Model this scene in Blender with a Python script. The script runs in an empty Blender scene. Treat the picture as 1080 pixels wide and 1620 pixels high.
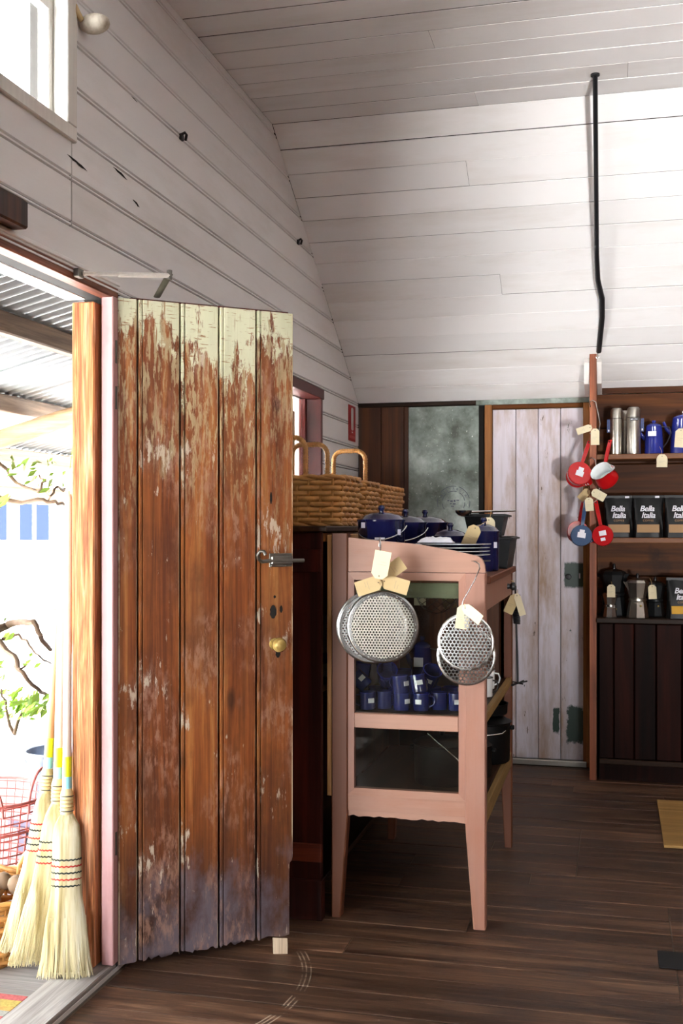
import bpy, bmesh, math, random
from mathutils import Vector, Matrix
random.seed(7)
PI = math.pi
S = bpy.context.scene
COL = S.collection
# ---------------------------------------------------------------- camera
FPX, HORIZON, YAW = 1740.0, 830.0, math.radians(13.9)
CAM = Vector((1.473, 0.0, 1.37))
cd = bpy.data.cameras.new('camera'); cam = bpy.data.objects.new('camera', cd); COL.objects.link(cam)
cam.location = CAM; cam.rotation_euler = (PI / 2, 0, YAW)
cd.sensor_fit = 'VERTICAL'; cd.sensor_height = 36; cd.sensor_width = 24
cd.lens = FPX / 1620 * 36; cd.shift_y = (HORIZON - 810) / 1620; cd.clip_start = .02; cd.clip_end = 300
S.camera = cam
# ---------------------------------------------------------------- world, sun, exposure
SKY, SUN, EXPO = 5.5, 30.0, 1.92
w = bpy.data.worlds.new('sky'); S.world = w; w.use_nodes = True
w.node_tree.nodes['Background'].inputs[0].default_value = (.93, .97, 1.0, 1)
w.node_tree.nodes['Background'].inputs[1].default_value = SKY
sd = bpy.data.lights.new('sun', 'SUN'); sd.energy = SUN; sd.angle = math.radians(1.0); sd.color = (1, .98, .96)
so = bpy.data.objects.new('sun', sd); COL.objects.link(so)
so.rotation_euler = Vector((-.3, .5, -1)).to_track_quat('-Z', 'Y').to_euler()
def portal(name, loc, rot, sx, sy):
    l = bpy.data.lights.new(name, 'AREA'); l.shape = 'RECTANGLE'; l.size = sx; l.size_y = sy
    l.cycles.is_portal = True
    o = bpy.data.objects.new(name, l); COL.objects.link(o); o.location = loc; o.rotation_euler = rot
DOOR_Y0, DOOR_Y1, DOOR_Z = 0.7, 3.10, 2.065
portal('daylight_doorway', (-.17, (DOOR_Y0 + DOOR_Y1) / 2, DOOR_Z / 2), (0, -PI / 2, 0), DOOR_Z, DOOR_Y1 - DOOR_Y0)
RX0, RX1, RZ0, RZ1 = 2.6, 4.6, .3, 1.4
portal('daylight_rear', ((RX0 + RX1) / 2, -3.1, (RZ0 + RZ1) / 2), (PI / 2, 0, 0), RX1 - RX0, RZ1 - RZ0)
portal('daylight_window', (-.14, 5.03, 1.6), (0, -PI / 2, 0), .9, .9)
portal('daylight_clerestory', (-.14, 2.4, 2.79), (0, -PI / 2, 0), .6, .7)
bd = bpy.data.lights.new('added_bounce_lamp', 'AREA'); bd.shape = 'RECTANGLE'; bd.size = .55; bd.size_y = .5; bd.energy = 265; bd.color = (1, .98, .97)
bo_ = bpy.data.objects.new('added_bounce_lamp', bd); COL.objects.link(bo_); bo_.location = (3.75, -4.5, .1)   # added area lamp standing in for sunlight bounced off the yard
bo_.rotation_euler = Vector((-.25, 1, .35)).to_track_quat('-Z', 'Y').to_euler()
S.view_settings.view_transform = 'Standard'; S.view_settings.look = 'None'
S.view_settings.exposure = EXPO; S.view_settings.gamma = 1; S.view_settings.use_curve_mapping = False
S.cycles.max_bounces = 10; S.cycles.diffuse_bounces = 6; S.cycles.glossy_bounces = 4
S.cycles.transparent_max_bounces = 16; S.cycles.sample_clamp_indirect = 10
S.cycles.caustics_reflective = False; S.cycles.caustics_refractive = False
# ---------------------------------------------------------------- pixel -> world (real distances measured from the photograph)
CA, SA = math.cos(YAW), math.sin(YAW)
def ray(px, py):
    k = (px - 540) / FPX; u = (HORIZON - py) / FPX
    return Vector((CA * k - SA, SA * k + CA, u))
def at(px, py, d): return CAM + ray(px, py) * d
def onx(px, py, X): r = ray(px, py); return CAM + r * ((X - CAM.x) / r.x)
def ony(px, py, Y): r = ray(px, py); return CAM + r * ((Y - CAM.y) / r.y)
def onz(px, py, Z): r = ray(px, py); return CAM + r * ((Z - CAM.z) / r.z)
# ---------------------------------------------------------------- mesh builder
class MB:
    def __init__(s): s.v = []; s.f = []
    def add(s, vs, fs):
        b = len(s.v); s.v += [Vector(p) for p in vs]; s.f += [tuple(b + i for i in f) for f in fs]; return s
    def box(s, x0, y0, z0, x1, y1, z1, c=0.0):
        if x0 > x1: x0, x1 = x1, x0
        if y0 > y1: y0, y1 = y1, y0
        if z0 > z1: z0, z1 = z1, z0
        c = min(c, (x1 - x0) * .45, (y1 - y0) * .45, (z1 - z0) * .45)
        if c <= 0:
            vs = [(x, y, z) for x in (x0, x1) for y in (y0, y1) for z in (z0, z1)]
            return s.add(vs, [(0, 1, 3, 2), (4, 6, 7, 5), (0, 4, 5, 1), (2, 3, 7, 6), (0, 2, 6, 4), (1, 5, 7, 3)])
        X, Y, Z = (x0, x1), (y0, y1), (z0, z1); vs = []; idx = {}
        for i in (0, 1):
            for j in (0, 1):
                for k in (0, 1):
                    a = 1 if i == 0 else -1; b = 1 if j == 0 else -1; d = 1 if k == 0 else -1
                    for ax, p in enumerate(((X[i], Y[j] + b * c, Z[k] + d * c), (X[i] + a * c, Y[j], Z[k] + d * c), (X[i] + a * c, Y[j] + b * c, Z[k]))):
                        idx[i, j, k, ax] = len(vs); vs.append(p)
        g = lambda i, j, k, ax: idx[i, j, k, ax]
        fs = []
        for i in (0, 1):
            fs += [[g(i, 0, 0, 0), g(i, 1, 0, 0), g(i, 1, 1, 0), g(i, 0, 1, 0)], [g(0, i, 0, 1), g(1, i, 0, 1), g(1, i, 1, 1), g(0, i, 1, 1)], [g(0, 0, i, 2), g(1, 0, i, 2), g(1, 1, i, 2), g(0, 1, i, 2)]]
            for j in (0, 1):
                fs += [[g(i, j, 0, 0), g(i, j, 1, 0), g(i, j, 1, 1), g(i, j, 0, 1)], [g(i, 0, j, 0), g(i, 1, j, 0), g(i, 1, j, 2), g(i, 0, j, 2)], [g(0, i, j, 1), g(1, i, j, 1), g(1, i, j, 2), g(0, i, j, 2)]]
                for k in (0, 1): fs.append([g(i, j, k, 0), g(i, j, k, 1), g(i, j, k, 2)])
        return s.add(vs, fs)
    def prism(s, poly, vec):
        n = len(poly); vec = Vector(vec); a = [Vector(p) for p in poly]; b = [p + vec for p in a]
        return s.add(a + b, [tuple(range(n)), tuple(range(2 * n - 1, n - 1, -1))] + [(i, (i + 1) % n, n + (i + 1) % n, n + i) for i in range(n)])
    def loft(s, rings, caps=True, closed=True):
        n = len(rings[0]); vs = [p for r in rings for p in r]; fs = []
        for r in range(len(rings) - 1):
            for i in range(n if closed else n - 1):
                fs.append((r * n + i, r * n + (i + 1) % n, (r + 1) * n + (i + 1) % n, (r + 1) * n + i))
        if caps: fs += [tuple(range(n)), tuple(range((len(rings) - 1) * n, len(rings) * n))]
        return s.add(vs, fs)
    def cyl(s, p0, p1, r0, r1=None, seg=14): return s.tube([p0, p1], [r0, r0 if r1 is None else r1], seg)
    def tube(s, pts, r, seg=6, closed=False, caps=True, flat=1.0, up=None):
        P = [Vector(p) for p in pts]; n = len(P); R = r if isinstance(r, (list, tuple)) else [r] * n
        T = []
        for i in range(n):
            a = P[(i - 1) % n] if closed or i else P[0]; b = P[(i + 1) % n] if closed or i < n - 1 else P[-1]
            t = (b - a); T.append(t.normalized() if t.length > 1e-9 else Vector((0, 0, 1)))
        N = Vector(up) if up else (Vector((0, 0, 1)) if abs(T[0].z) < .9 else Vector((1, 0, 0)))
        rings = []
        for i in range(n):
            N = (N - T[i] * N.dot(T[i]))
            if N.length < 1e-6: N = T[i].orthogonal()
            N.normalize(); B = T[i].cross(N)
            rings.append([P[i] + (N * math.cos(2 * PI * k / seg) * flat + B * math.sin(2 * PI * k / seg)) * R[i] for k in range(seg)])
        if closed: rings.append(rings[0])
        return s.loft(rings, caps=caps and not closed)
    def lathe(s, prof, seg=24, c=(0, 0, 0)):
        c = Vector(c); rings = [[c + Vector((max(r, 1e-5) * math.cos(2 * PI * k / seg), max(r, 1e-5) * math.sin(2 * PI * k / seg), z)) for k in range(seg)] for r, z in prof]
        return s.loft(rings, caps=False)
    def ball(s, c, r, seg=12, rings=8, sc=(1, 1, 1)):
        c = Vector(c); R = [[c + Vector((sc[0] * r * math.sin(PI * j / rings + 1e-4) * math.cos(2 * PI * k / seg), sc[1] * r * math.sin(PI * j / rings + 1e-4) * math.sin(2 * PI * k / seg), sc[2] * r * math.cos(PI * j / rings))) for k in range(seg)] for j in range(rings + 1)]
        return s.loft(R, caps=False)
    def xf(s, M): s.v = [M @ p for p in s.v]; return s
    def build(s, name, mat, parent=None, smooth=None, world=False, label=None, kind=None):
        off = Vector((0, 0, 0))
        if world:
            p = parent
            while p: off += p.location; p = p.parent
        me = bpy.data.meshes.new(name); me.from_pydata([tuple(p - off) for p in s.v], [], s.f)
        bm = bmesh.new(); bm.from_mesh(me)
        bmesh.ops.remove_doubles(bm, verts=bm.verts, dist=2e-5)
        bmesh.ops.recalc_face_normals(bm, faces=bm.faces); bm.to_mesh(me); bm.free()
        if smooth is not None:
            for p in me.polygons: p.use_smooth = True
            me.set_sharp_from_angle(angle=math.radians(smooth))
        me.materials.append(mat)
        o = bpy.data.objects.new(name, me); COL.objects.link(o); o.parent = parent
        if label: o['label'] = label
        if kind: o['kind'] = kind
        return o
def tag(o, label, cat=None, group=None, kind=None):
    o['label'] = label
    if cat: o['category'] = cat
    if group: o['group'] = group
    if kind: o['kind'] = kind
    return o
def thing(name, label, cat, loc=(0, 0, 0), rot=(0, 0, 0), group=None, kind=None):
    o = bpy.data.objects.new(name, None); COL.objects.link(o); o.location = loc; o.rotation_euler = rot
    o.empty_display_size = .05
    return tag(o, label, cat, group, kind)
def dup(root, loc, rot, label, group=None):
    r = root.copy(); COL.objects.link(r); r.location = loc; r.rotation_euler = rot; r['label'] = label
    if group: r['group'] = group
    for ch in list(root.children):
        c = ch.copy(); COL.objects.link(c); c.parent = r
        for g in list(ch.children):
            d = g.copy(); COL.objects.link(d); d.parent = c
    return r
def text(name, body, size, mat, parent, loc, rot=(PI / 2, 0, 0), shear=0, spacing=1, bold=0):
    c = bpy.data.curves.new(name, 'FONT'); c.body = body; c.size = size; c.align_x = 'CENTER'; c.align_y = 'CENTER'
    c.extrude = .0003; c.shear = shear; c.space_character = spacing; c.offset = bold; c.resolution_u = 3
    c.materials.append(mat)
    f = bpy.data.objects.new(name, c); COL.objects.link(f)
    me = bpy.data.meshes.new_from_object(f.evaluated_get(bpy.context.evaluated_depsgraph_get()))
    bpy.data.objects.remove(f); bpy.data.curves.remove(c)
    o = bpy.data.objects.new(name, me); COL.objects.link(o); o.parent = parent; o.location = loc; o.rotation_euler = rot
    return o
# ---------------------------------------------------------------- materials
def lin(h):
    h = h.lstrip('#'); f = lambda c: c / 12.92 if c <= .04045 else ((c + .055) / 1.055) ** 2.4
    return tuple(f(int(h[i:i + 2], 16) / 255) for i in (0, 2, 4)) + (1,)
class NT:
    def __init__(s, name):
        s.m = bpy.data.materials.new(name); s.m.use_nodes = True; s.t = s.m.node_tree
        s.b = s.t.nodes['Principled BSDF']; s._tc = None
    def n(s, ty, ins=None, **at):
        d = s.t.nodes.new(ty)
        for k, v in at.items(): setattr(d, k, v)
        for k, v in (ins or {}).items(): s.put(d.inputs[k], v)
        return d
    def put(s, sock, v):
        if isinstance(v, bpy.types.NodeSocket): s.t.links.new(v, sock)
        elif v is not None: sock.default_value = v
    def set(s, **kw):
        for k, v in kw.items(): s.put(s.b.inputs[k.replace('_', ' ')], v)
        return s
    def math(s, op, a, b=0.0, clamp=False):
        return s.n('ShaderNodeMath', {0: a, 1: b}, operation=op, use_clamp=clamp).outputs[0]
    def rnd(s): return s.n('ShaderNodeObjectInfo').outputs['Random']
    def obj(s): return s.n('ShaderNodeTexCoord').outputs['Object']
    def pos(s): return s.n('ShaderNodeNewGeometry').outputs['Position']
    def xyz(s, v): return s.n('ShaderNodeSeparateXYZ', {0: v}).outputs
    def vec(s, scale=(1, 1, 1), rnd=True, base=None):
        v = base or s.obj()
        if rnd:
            r = s.math('MULTIPLY', s.rnd(), 31.7)
            v = s.n('ShaderNodeVectorMath', {0: v, 1: s.n('ShaderNodeCombineXYZ', {0: r, 1: r, 2: r}).outputs[0]}, operation='ADD').outputs[0]
        return s.n('ShaderNodeVectorMath', {0: v, 1: scale}, operation='MULTIPLY').outputs[0]
    def noise(s, v, scale=5, detail=4, rough=.55, dist=0):
        return s.n('ShaderNodeTexNoise', {'Vector': v, 'Scale': scale, 'Detail': detail, 'Roughness': rough, 'Distortion': dist}).outputs['Fac']
    def ramp(s, fac, pts):
        d = s.n('ShaderNodeValToRGB', {0: fac}); e = d.color_ramp.elements
        while len(e) < len(pts): e.new(.5)
        for i, (p, c) in enumerate(pts):
            e[i].position = p; e[i].color = lin(c) if isinstance(c, str) else ((c, c, c, 1) if not isinstance(c, tuple) else c)
        return d.outputs[0]
    def step(s, fac, lo, hi): return s.n('ShaderNodeMapRange', {0: fac, 1: lo, 2: hi, 3: 0.0, 4: 1.0}, clamp=True).outputs[0]
    def mix(s, f, a, b, mode='MIX'):
        d = s.n('ShaderNodeMix', data_type='RGBA', blend_type=mode)
        s.put(d.inputs['Factor'], f)
        for i, v in ((6, a), (7, b)): s.put(d.inputs[i], lin(v) if isinstance(v, str) else v)
        return d.outputs[2]
    def gray(s, v): return s.n('ShaderNodeCombineColor', {0: v, 1: v, 2: v}).outputs[0]
    def vary(s, col, amt):   # a little lighter or darker from one piece to the next
        k = s.math('ADD', s.math('MULTIPLY', s.rnd(), 2 * amt), 1 - amt)
        return s.mix(1.0, col, s.gray(k), 'MULTIPLY')
    def bump(s, h, strength=.3, dist=.002):
        s.put(s.b.inputs['Normal'], s.n('ShaderNodeBump', {'Height': h, 'Strength': strength, 'Distance': dist}).outputs[0]); return s
AX = {'x': 0, 'y': 1, 'z': 2}
def stretch(axis, cross, along): v = [cross] * 3; v[AX[axis]] = along; return tuple(v)
def wood(name, cols, axis='z', rough=.55, var=.18, bump=.35, cross=14, stains=None, spec=.4, fine=(.25, .62)):
    s = NT(name); n1 = s.noise(s.vec(stretch(axis, cross, cross * .07)), 1.0, 5, .6, 1.2)
    n2 = s.noise(s.vec(stretch(axis, cross * 9, cross * .25)), 1.0, 3, .6)
    c = s.ramp(n1, [(.28, cols[0]), (.52, cols[1]), (.74, cols[2])])
    c = s.mix(1.0, c, s.ramp(n2, [(fine[0], fine[1]), (.6, 1.0)]), 'MULTIPLY')
    if stains: c = s.mix(s.step(s.noise(s.vec((1, 1, 1)), stains[1], 5, .6), stains[2], stains[2] + .12), c, stains[0])
    s.set(Base_Color=s.vary(c, var), Roughness=rough, Specular_IOR_Level=spec)
    return s.bump(s.math('ADD', n1, s.math('MULTIPLY', n2, .7)), bump).m
def paint(name, col, rough=.45, var=.05, grime='#8a7a66', g=(.62, .85), gs=3.0, axis='z', wear=None, spec=.4, bump=.12):
    s = NT(name); n1 = s.noise(s.vec(stretch(axis, 1, .35)), gs, 6, .65)
    c = s.mix(s.step(n1, g[0], g[1]), col, grime)
    if wear:
        n3 = s.noise(s.vec(stretch(axis, 22, 5)), 1.0, 6, .7)
        c = s.mix(s.step(n3, wear[1], wear[1] + .05), c, wear[0])
    n2 = s.noise(s.vec(stretch(axis, 60, 3)), 1.0, 3, .6)
    c = s.mix(1.0, c, s.ramp(n2, [(.2, .88), (.6, 1.0)]), 'MULTIPLY')
    s.set(Base_Color=s.vary(c, var), Roughness=rough, Specular_IOR_Level=spec)
    return s.bump(n2, bump).m
def plain(name, col, rough=.5, metal=0.0, coat=0.0, var=0.0, nz=0.0, spec=.5):
    s = NT(name); c = lin(col)
    if nz:
        n = s.noise(s.vec(), 18, 4, .6); c = s.mix(1.0, c, s.ramp(n, [(.3, 1 - nz), (.7, 1.0)]), 'MULTIPLY')
    if var: c = s.vary(c if not isinstance(c, tuple) else s.mix(0.0, c, c), var)
    s.set(Base_Color=c, Roughness=rough, Metallic=metal, Coat_Weight=coat, Specular_IOR_Level=spec); return s.m
def glassy(name, tint=(1, 1, 1, 1), dust=.04):
    s = NT(name); t = s.t; out = t.nodes['Material Output']
    tr = s.n('ShaderNodeBsdfTransparent', {0: tint}); gl = s.n('ShaderNodeBsdfGlossy', {'Roughness': .03})
    df = s.n('ShaderNodeBsdfDiffuse', {0: (.55, .53, .48, 1)})
    fc = s.n('ShaderNodeLayerWeight', {0: .5}).outputs['Facing']
    fr = s.math('ADD', .04, s.math('MULTIPLY', s.math('POWER', fc, 5.0), .9))
    a = s.n('ShaderNodeMixShader', {0: fr, 1: tr.outputs[0], 2: gl.outputs[0]})
    sp = s.math('ADD', s.math('MULTIPLY', s.step(s.noise(s.vec(rnd=False), 55, 4, .7), .70, .76), .4), s.math('MULTIPLY', s.noise(s.vec(rnd=False), 6, 4), dust * 2), clamp=True)
    b = s.n('ShaderNodeMixShader', {0: sp, 1: a.outputs[0], 2: df.outputs[0]})
    t.links.new(b.outputs[0], out.inputs[0]); return s.m
m = {}
def wallpaint(name, axis):   # old white paint on boards: grime streaks along the grain and small bare flecks
    s = NT(name); n1 = s.noise(s.vec(stretch(axis, 2.2, .5)), 1.6, 6, .65)
    c = s.mix(s.step(n1, .5, .9), '#f1f0ef', '#d6d0c8')
    n3 = s.noise(s.vec(stretch(axis, 20, 2.2)), 1.0, 5, .7)
    c = s.mix(s.step(n3, .755, .78), c, '#6d5238')
    n2 = s.noise(s.vec(stretch(axis, 70, 3)), 1.0, 3, .6)
    s.set(Base_Color=s.vary(c, .035), Roughness=.42, Specular_IOR_Level=.35)
    return s.bump(s.math('ADD', n2, s.math('MULTIPLY', n1, .6)), .16).m
m['white_y'] = wallpaint('white_boards_along_wall', 'y')
m['white_x'] = wallpaint('white_boards_across', 'x')
m['dark_gap'] = plain('dark_gap', '#1c1814', .9); m['dust'] = plain('dust_in_joints', '#8d8278', .95, nz=.4)
m['plaster'] = plain('white_paint', '#e6e3de', .5)
m['white_z'] = paint('white_trim', '#e8e4dc', .4, .03, '#b9aa92', (.6, .85), 4)
m['floor'] = None
def floor_mat():
    s = NT('worn_floor_boards')
    n1 = s.noise(s.vec((1.6, 22, 22)), 1.0, 6, .65, 1.0); n2 = s.noise(s.vec((4, 130, 130)), 1.0, 3, .6)
    c = s.ramp(n1, [(.25, '#281b13'), (.5, '#5a4030'), (.75, '#8f6d54')])
    c = s.mix(1.0, c, s.ramp(n2, [(.25, .6), (.6, 1.0)]), 'MULTIPLY')
    P = s.pos(); big = s.noise(s.vec((1, 1, 1), False, P), 2.3, 5, .6)
    c = s.mix(s.math('MULTIPLY', s.step(big, .5, .7), .55), c, '#2e2a2b')
    c = s.mix(s.math('MULTIPLY', s.step(s.noise(s.vec((3, 9, 1), False, P), 3, 5, .7), .62, .75), .35), c, '#9a7f66')
    x = s.xyz(P); dx = x[0]; dy = s.math('SUBTRACT', x[1], 3.10)
    r = s.math('SQRT', s.math('ADD', s.math('MULTIPLY', dx, dx), s.math('MULTIPLY', dy, dy)))
    arc = None
    for rr in (.566, .578, .592):
        a = s.math('SUBTRACT', 1.0, s.step(s.math('ABSOLUTE', s.math('SUBTRACT', r, rr)), .0012, .003)); arc = a if arc is None else s.math('MAXIMUM', arc, a)
    arc = s.math('MULTIPLY', arc, s.step(s.noise(s.vec((1, 1, 1), False, P), 16, 3), .42, .58))
    arc = s.math('MULTIPLY', arc, s.math('MULTIPLY', s.step(dx, .2, .3), s.math('LESS_THAN', x[1], 3.42)))
    c = s.mix(s.math('MULTIPLY', arc, .8), c, '#b9a893')
    fl = s.noise(s.vec((30, 60, 10), False, P), 1.0, 3, .7)
    c = s.mix(s.math('MULTIPLY', s.step(fl, .72, .76), .5), c, '#b09a82')
    s.set(Base_Color=s.vary(c, .28), Roughness=s.ramp(n1, [(.3, .4), (.8, .62)]), Specular_IOR_Level=.3)
    return s.bump(s.math('ADD', n1, s.math('MULTIPLY', n2, .8)), .5, .003).m
m['floor'] = floor_mat()
def door_mat():   # varnished boards with the remains of cream-green paint, flecks and scuffs
    s = NT('weathered_door_paint'); o = s.obj(); X = s.xyz(o); z = X[2]
    g1 = s.noise(s.vec((11, 11, .7)), 1.0, 7, .66, 2.0); g2 = s.noise(s.vec((130, 130, 3)), 1.0, 3, .6)
    c = s.ramp(g1, [(.27, '#451d0d'), (.42, '#7a3f1e'), (.55, '#9c5a2c'), (.66, '#b87a44'), (.8, '#cb9f72')])
    c = s.mix(1.0, c, s.ramp(g2, [(.25, .55), (.62, 1.0)]), 'MULTIPLY')
    low = s.noise(s.vec((2.6, 2.6, 1.3)), 1.5, 6, .65)
    c = s.mix(s.math('MULTIPLY', s.step(low, .48, .66), .65), c, '#4b2415')
    c = s.mix(s.math('MULTIPLY', s.step(s.math('SUBTRACT', s.math('ADD', low, .40), z), .25, .75), .8), c, '#33211c')
    sc = s.noise(s.vec((7, 7, 4)), 1.6, 6, .65)
    c = s.mix(s.math('MULTIPLY', s.step(s.math('SUBTRACT', s.math('MULTIPLY', sc, 1.25), s.math('MULTIPLY', z, 1.1)), .34, .62), .6), c, '#77717c')
    kn = s.n('ShaderNodeTexVoronoi', {'Vector': s.vec((7, 7, 2.6)), 'Scale': 1.0}).outputs['Distance']
    c = s.mix(s.math('MULTIPLY', s.math('SUBTRACT', 1.0, s.step(kn, .05, .13)), .75), c, '#2a130a')
    # a dusty pink residue where the paint was rubbed off
    rs = s.noise(s.vec((60, 60, 18)), 1.0, 5, .7); rb = s.noise(s.vec((3.2, 3.2, 2.0)), 1.5, 4, .6)
    c = s.mix(s.math('MULTIPLY', s.math('MULTIPLY', s.step(rs, .47, .6), s.step(rb, .47, .6)), .55), c, '#b58b76')
    # cream paint survives at the top and thins out in flecks below
    p = s.noise(s.vec((30, 30, 6)), 1.0, 8, .74); pb = s.noise(s.vec((5, 5, 2.2)), 1.4, 5, .6)
    off = s.math('MULTIPLY', s.math('SUBTRACT', s.rnd(), .5), .8)
    h = s.math('ADD', s.math('ADD', off, s.math('MULTIPLY', s.math('SUBTRACT', z, 1.80), 3.2)), s.math('ADD', s.math('MULTIPLY', s.math('SUBTRACT', p, .5), 3.4), s.math('MULTIPLY', s.math('SUBTRACT', pb, .5), 3.0)))
    top = s.step(h, .0, .1)
    fl = s.noise(s.vec((42, 42, 9)), 1.0, 6, .72); fb = s.noise(s.vec((2.6, 2.6, 3.4)), 1.4, 3, .6)
    flk = s.step(s.math('ADD', fl, s.math('MULTIPLY', s.math('SUBTRACT', fb, .5), .8)), .66, .70)
    c = s.mix(s.math('MULTIPLY', flk, .85), c, '#cdbda8')
    ck = s.noise(s.vec((24, 24, 190)), 1.0, 3, .6); cv = s.noise(s.vec((150, 150, 8)), 1.0, 2, .5)
    cream = s.mix(s.math('MAXIMUM', s.step(ck, .60, .66), s.step(cv, .66, .72)), '#d8d8b8', '#9c7850')
    cream = s.mix(s.math('MULTIPLY', s.step(pb, .5, .7), .5), cream, '#b9b78f')
    thin = s.math('MULTIPLY', s.step(h, -1.5, -.1), s.step(s.noise(s.vec((90, 90, 14)), 1.0, 4, .7), .50, .56))
    c = s.mix(s.math('MULTIPLY', thin, .75), c, '#c3b48c')
    c = s.mix(top, c, cream)
    gl = None
    for e in (.009, .0645, .2005, .329, .4575, .5875):     # old paint left along the edges of the boards
        q = s.math('SUBTRACT', 1.0, s.step(s.math('ABSOLUTE', s.math('SUBTRACT', X[0], e)), .0012, .0026)); gl = q if gl is None else s.math('MAXIMUM', gl, q)
    gl = s.math('MULTIPLY', gl, s.step(s.noise(s.vec((9, 9, 5)), 1.0, 5, .7), .44, .56))
    c = s.mix(s.math('MULTIPLY', gl, .85), c, '#d3c7a6')
    s.set(Base_Color=s.vary(c, .14), Roughness=s.mix(top, s.gray(s.math('ADD', .28, s.math('MULTIPLY', low, .35))), s.gray(s.math('ADD', .5, 0))), Specular_IOR_Level=.45)
    return s.bump(s.math('ADD', s.math('ADD', g1, s.math('MULTIPLY', g2, .5)), s.math('MULTIPLY', s.math('MAXIMUM', top, flk), .9)), .6, .002).m
m['door'] = door_mat()
m['door_red'] = paint('dark_red_paint', '#5d1d18', .4, .05, '#2c100c', (.5, .8), 4, wear=('#8a4a36', .72))
m['pine_jamb'] = wood('weathered_orange_pine', ('#8a4420', '#cd8350', '#e8b48e'), 'z', .75, .05, 1.0, 30, fine=(.38, .42))
m['pink'] = paint('dusty_pink_paint', '#c79a9a', .5, .03, '#8f5a58', (.5, .85), 4, wear=('#6e3b34', .74))
m['cab_pink'] = paint('salmon_pink_cabinet_paint', '#a07564', .45, .04, '#a0664c', (.5, .85), 5, wear=('#7a4630', .75))
m['cab_pink_x'] = paint('salmon_pink_cabinet_rail', '#a87f6c', .45, .04, '#a0664c', (.5, .85), 5, 'x', wear=('#7a4630', .75))
m['cab_brown'] = paint('brown_pink_cabinet_paint', '#6e4029', .5, .04, '#6e3f2a', (.45, .8), 5, wear=('#5a3220', .72))
m['cab_green'] = paint('faded_green_paint', '#7d8468', .6, .04, '#4e4c38', (.45, .8), 9, 'x')
m['pine'] = wood('bare_pine', ('#a8733f', '#cf9c62', '#e2bb85'), 'z', .6, .05, .3, 12)
m['shelfwood_y'] = wood('shelf_pine', ('#6b5028', '#8f7140', '#a98a55'), 'y', .6, .08, .3, 12)
m['red_unit'] = wood('dark_red_stained_wood', ('#1f0905', '#38110a', '#521b10'), 'z', .45, .08, .2, 10, spec=.2)
m['dark_x'] = wood('dark_brown_wood', ('#140b06', '#2a180b', '#3d2512'), 'x', .5, .1, .25, 10, spec=.2)
m['dark_y'] = wood('dark_brown_wood_long', ('#20120a', '#38210f', '#4e3018'), 'y', .5, .1, .25, 10, spec=.2)
m['brown_z'] = wood('brown_stained_board', ('#2a1408', '#4f290f', '#6d3d18'), 'z', .5, .18, .25, 8)
m['orange_x'] = wood('orange_stained_board', ('#2c1404', '#522a09', '#744312'), 'x', .5, .12, .2, 7, spec=.15, stains=('#2a1206', 3.0, .68))
m['orange_z'] = wood('orange_trim', ('#6b3d14', '#9a622a', '#b67e42'), 'z', .5, .08, .25, 12)
m['shelf_x'] = wood('brown_shelf_board', ('#4e2c14', '#7a4a24', '#996535'), 'x', .5, .08, .25, 12)
m['base_z'] = wood('dark_mahogany_plank', ('#0d0402', '#220a05', '#38130a'), 'z', .6, .2, .25, 6, spec=.12)
m['post'] = wood('reddish_upright', ('#6e3618', '#9a5330', '#b56c44'), 'z', .5, .05, .3, 14)
def backdoor_mat():
    s = NT('stained_lilac_white_door_paint'); c = s.mix(s.step(s.noise(s.vec((5, 5, 1.1)), 1.5, 7, .66), .44, .68), '#d5cfd8', '#a2866c')
    c = s.mix(s.math('MULTIPLY', s.step(s.noise(s.vec((9, 9, .5)), 1.5, 5, .6), .5, .75), .6), c, '#8b7464')
    c = s.mix(s.step(s.noise(s.vec((22, 22, 7)), 1.0, 6, .68), .67, .70), c, '#2c4638')
    c = s.mix(s.step(s.noise(s.vec((26, 26, 9)), 1.0, 6, .7), .66, .70), c, '#5c4a3c')
    x = s.xyz(s.obj()); n = s.noise(s.vec((1, 1, 1), False), 22, 6, .7)
    for cx, cz, wx, wz in ((.46, 1.05, .055, .07), (.47, .2, .05, .10), (.36, .22, .018, .07), (.07, .3, .02, .09)):   # bare green patches
        ax = s.math('DIVIDE', s.math('ABSOLUTE', s.math('SUBTRACT', x[0], cx)), wx); az = s.math('DIVIDE', s.math('ABSOLUTE', s.math('SUBTRACT', x[2], cz)), wz)
        d = s.math('ADD', s.math('MAXIMUM', ax, az), s.math('MULTIPLY', s.math('SUBTRACT', n, .5), 1.2 if cz < 1 else .5))
        c = s.mix(s.math('SUBTRACT', 1.0, s.step(d, .92, 1.08)), c, '#22392e')
    s.set(Base_Color=s.vary(c, .06), Roughness=.33); return s.bump(s.noise(s.vec((60, 60, 3)), 1.0, 3), .15).m
m['backdoor'] = backdoor_mat()
def galv_mat():
    s = NT('galvanised_sheet'); v = s.n('ShaderNodeTexVoronoi', {'Vector': s.obj(), 'Scale': 70}).outputs['Color']
    c = s.ramp(s.noise(s.vec((1, 1, 1)), 5, 5, .65), [(.32, '#4f564d'), (.52, '#87938c'), (.7, '#bcc8c4')])
    c = s.mix(s.step(s.noise(s.vec((1, 1, 1)), 60, 3, .7), .66, .72), c, '#d6ddd8')
    s.set(Base_Color=c, Metallic=.3, Roughness=s.ramp(s.noise(s.vec(), 12, 4), [(.3, .35), (.7, .6)])); return s.bump(s.noise(s.vec(), 4, 3), .2, .01).m
m['galv'] = galv_mat()
m['steel'] = plain('bright_steel', '#c9c9c6', .22, 1.0)
m['brushed'] = plain('brushed_steel', '#b9b4aa', .32, 1.0, nz=.1)
m['perf'] = plain('tinned_perforated_steel', '#a9a599', .4, .8)
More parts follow.
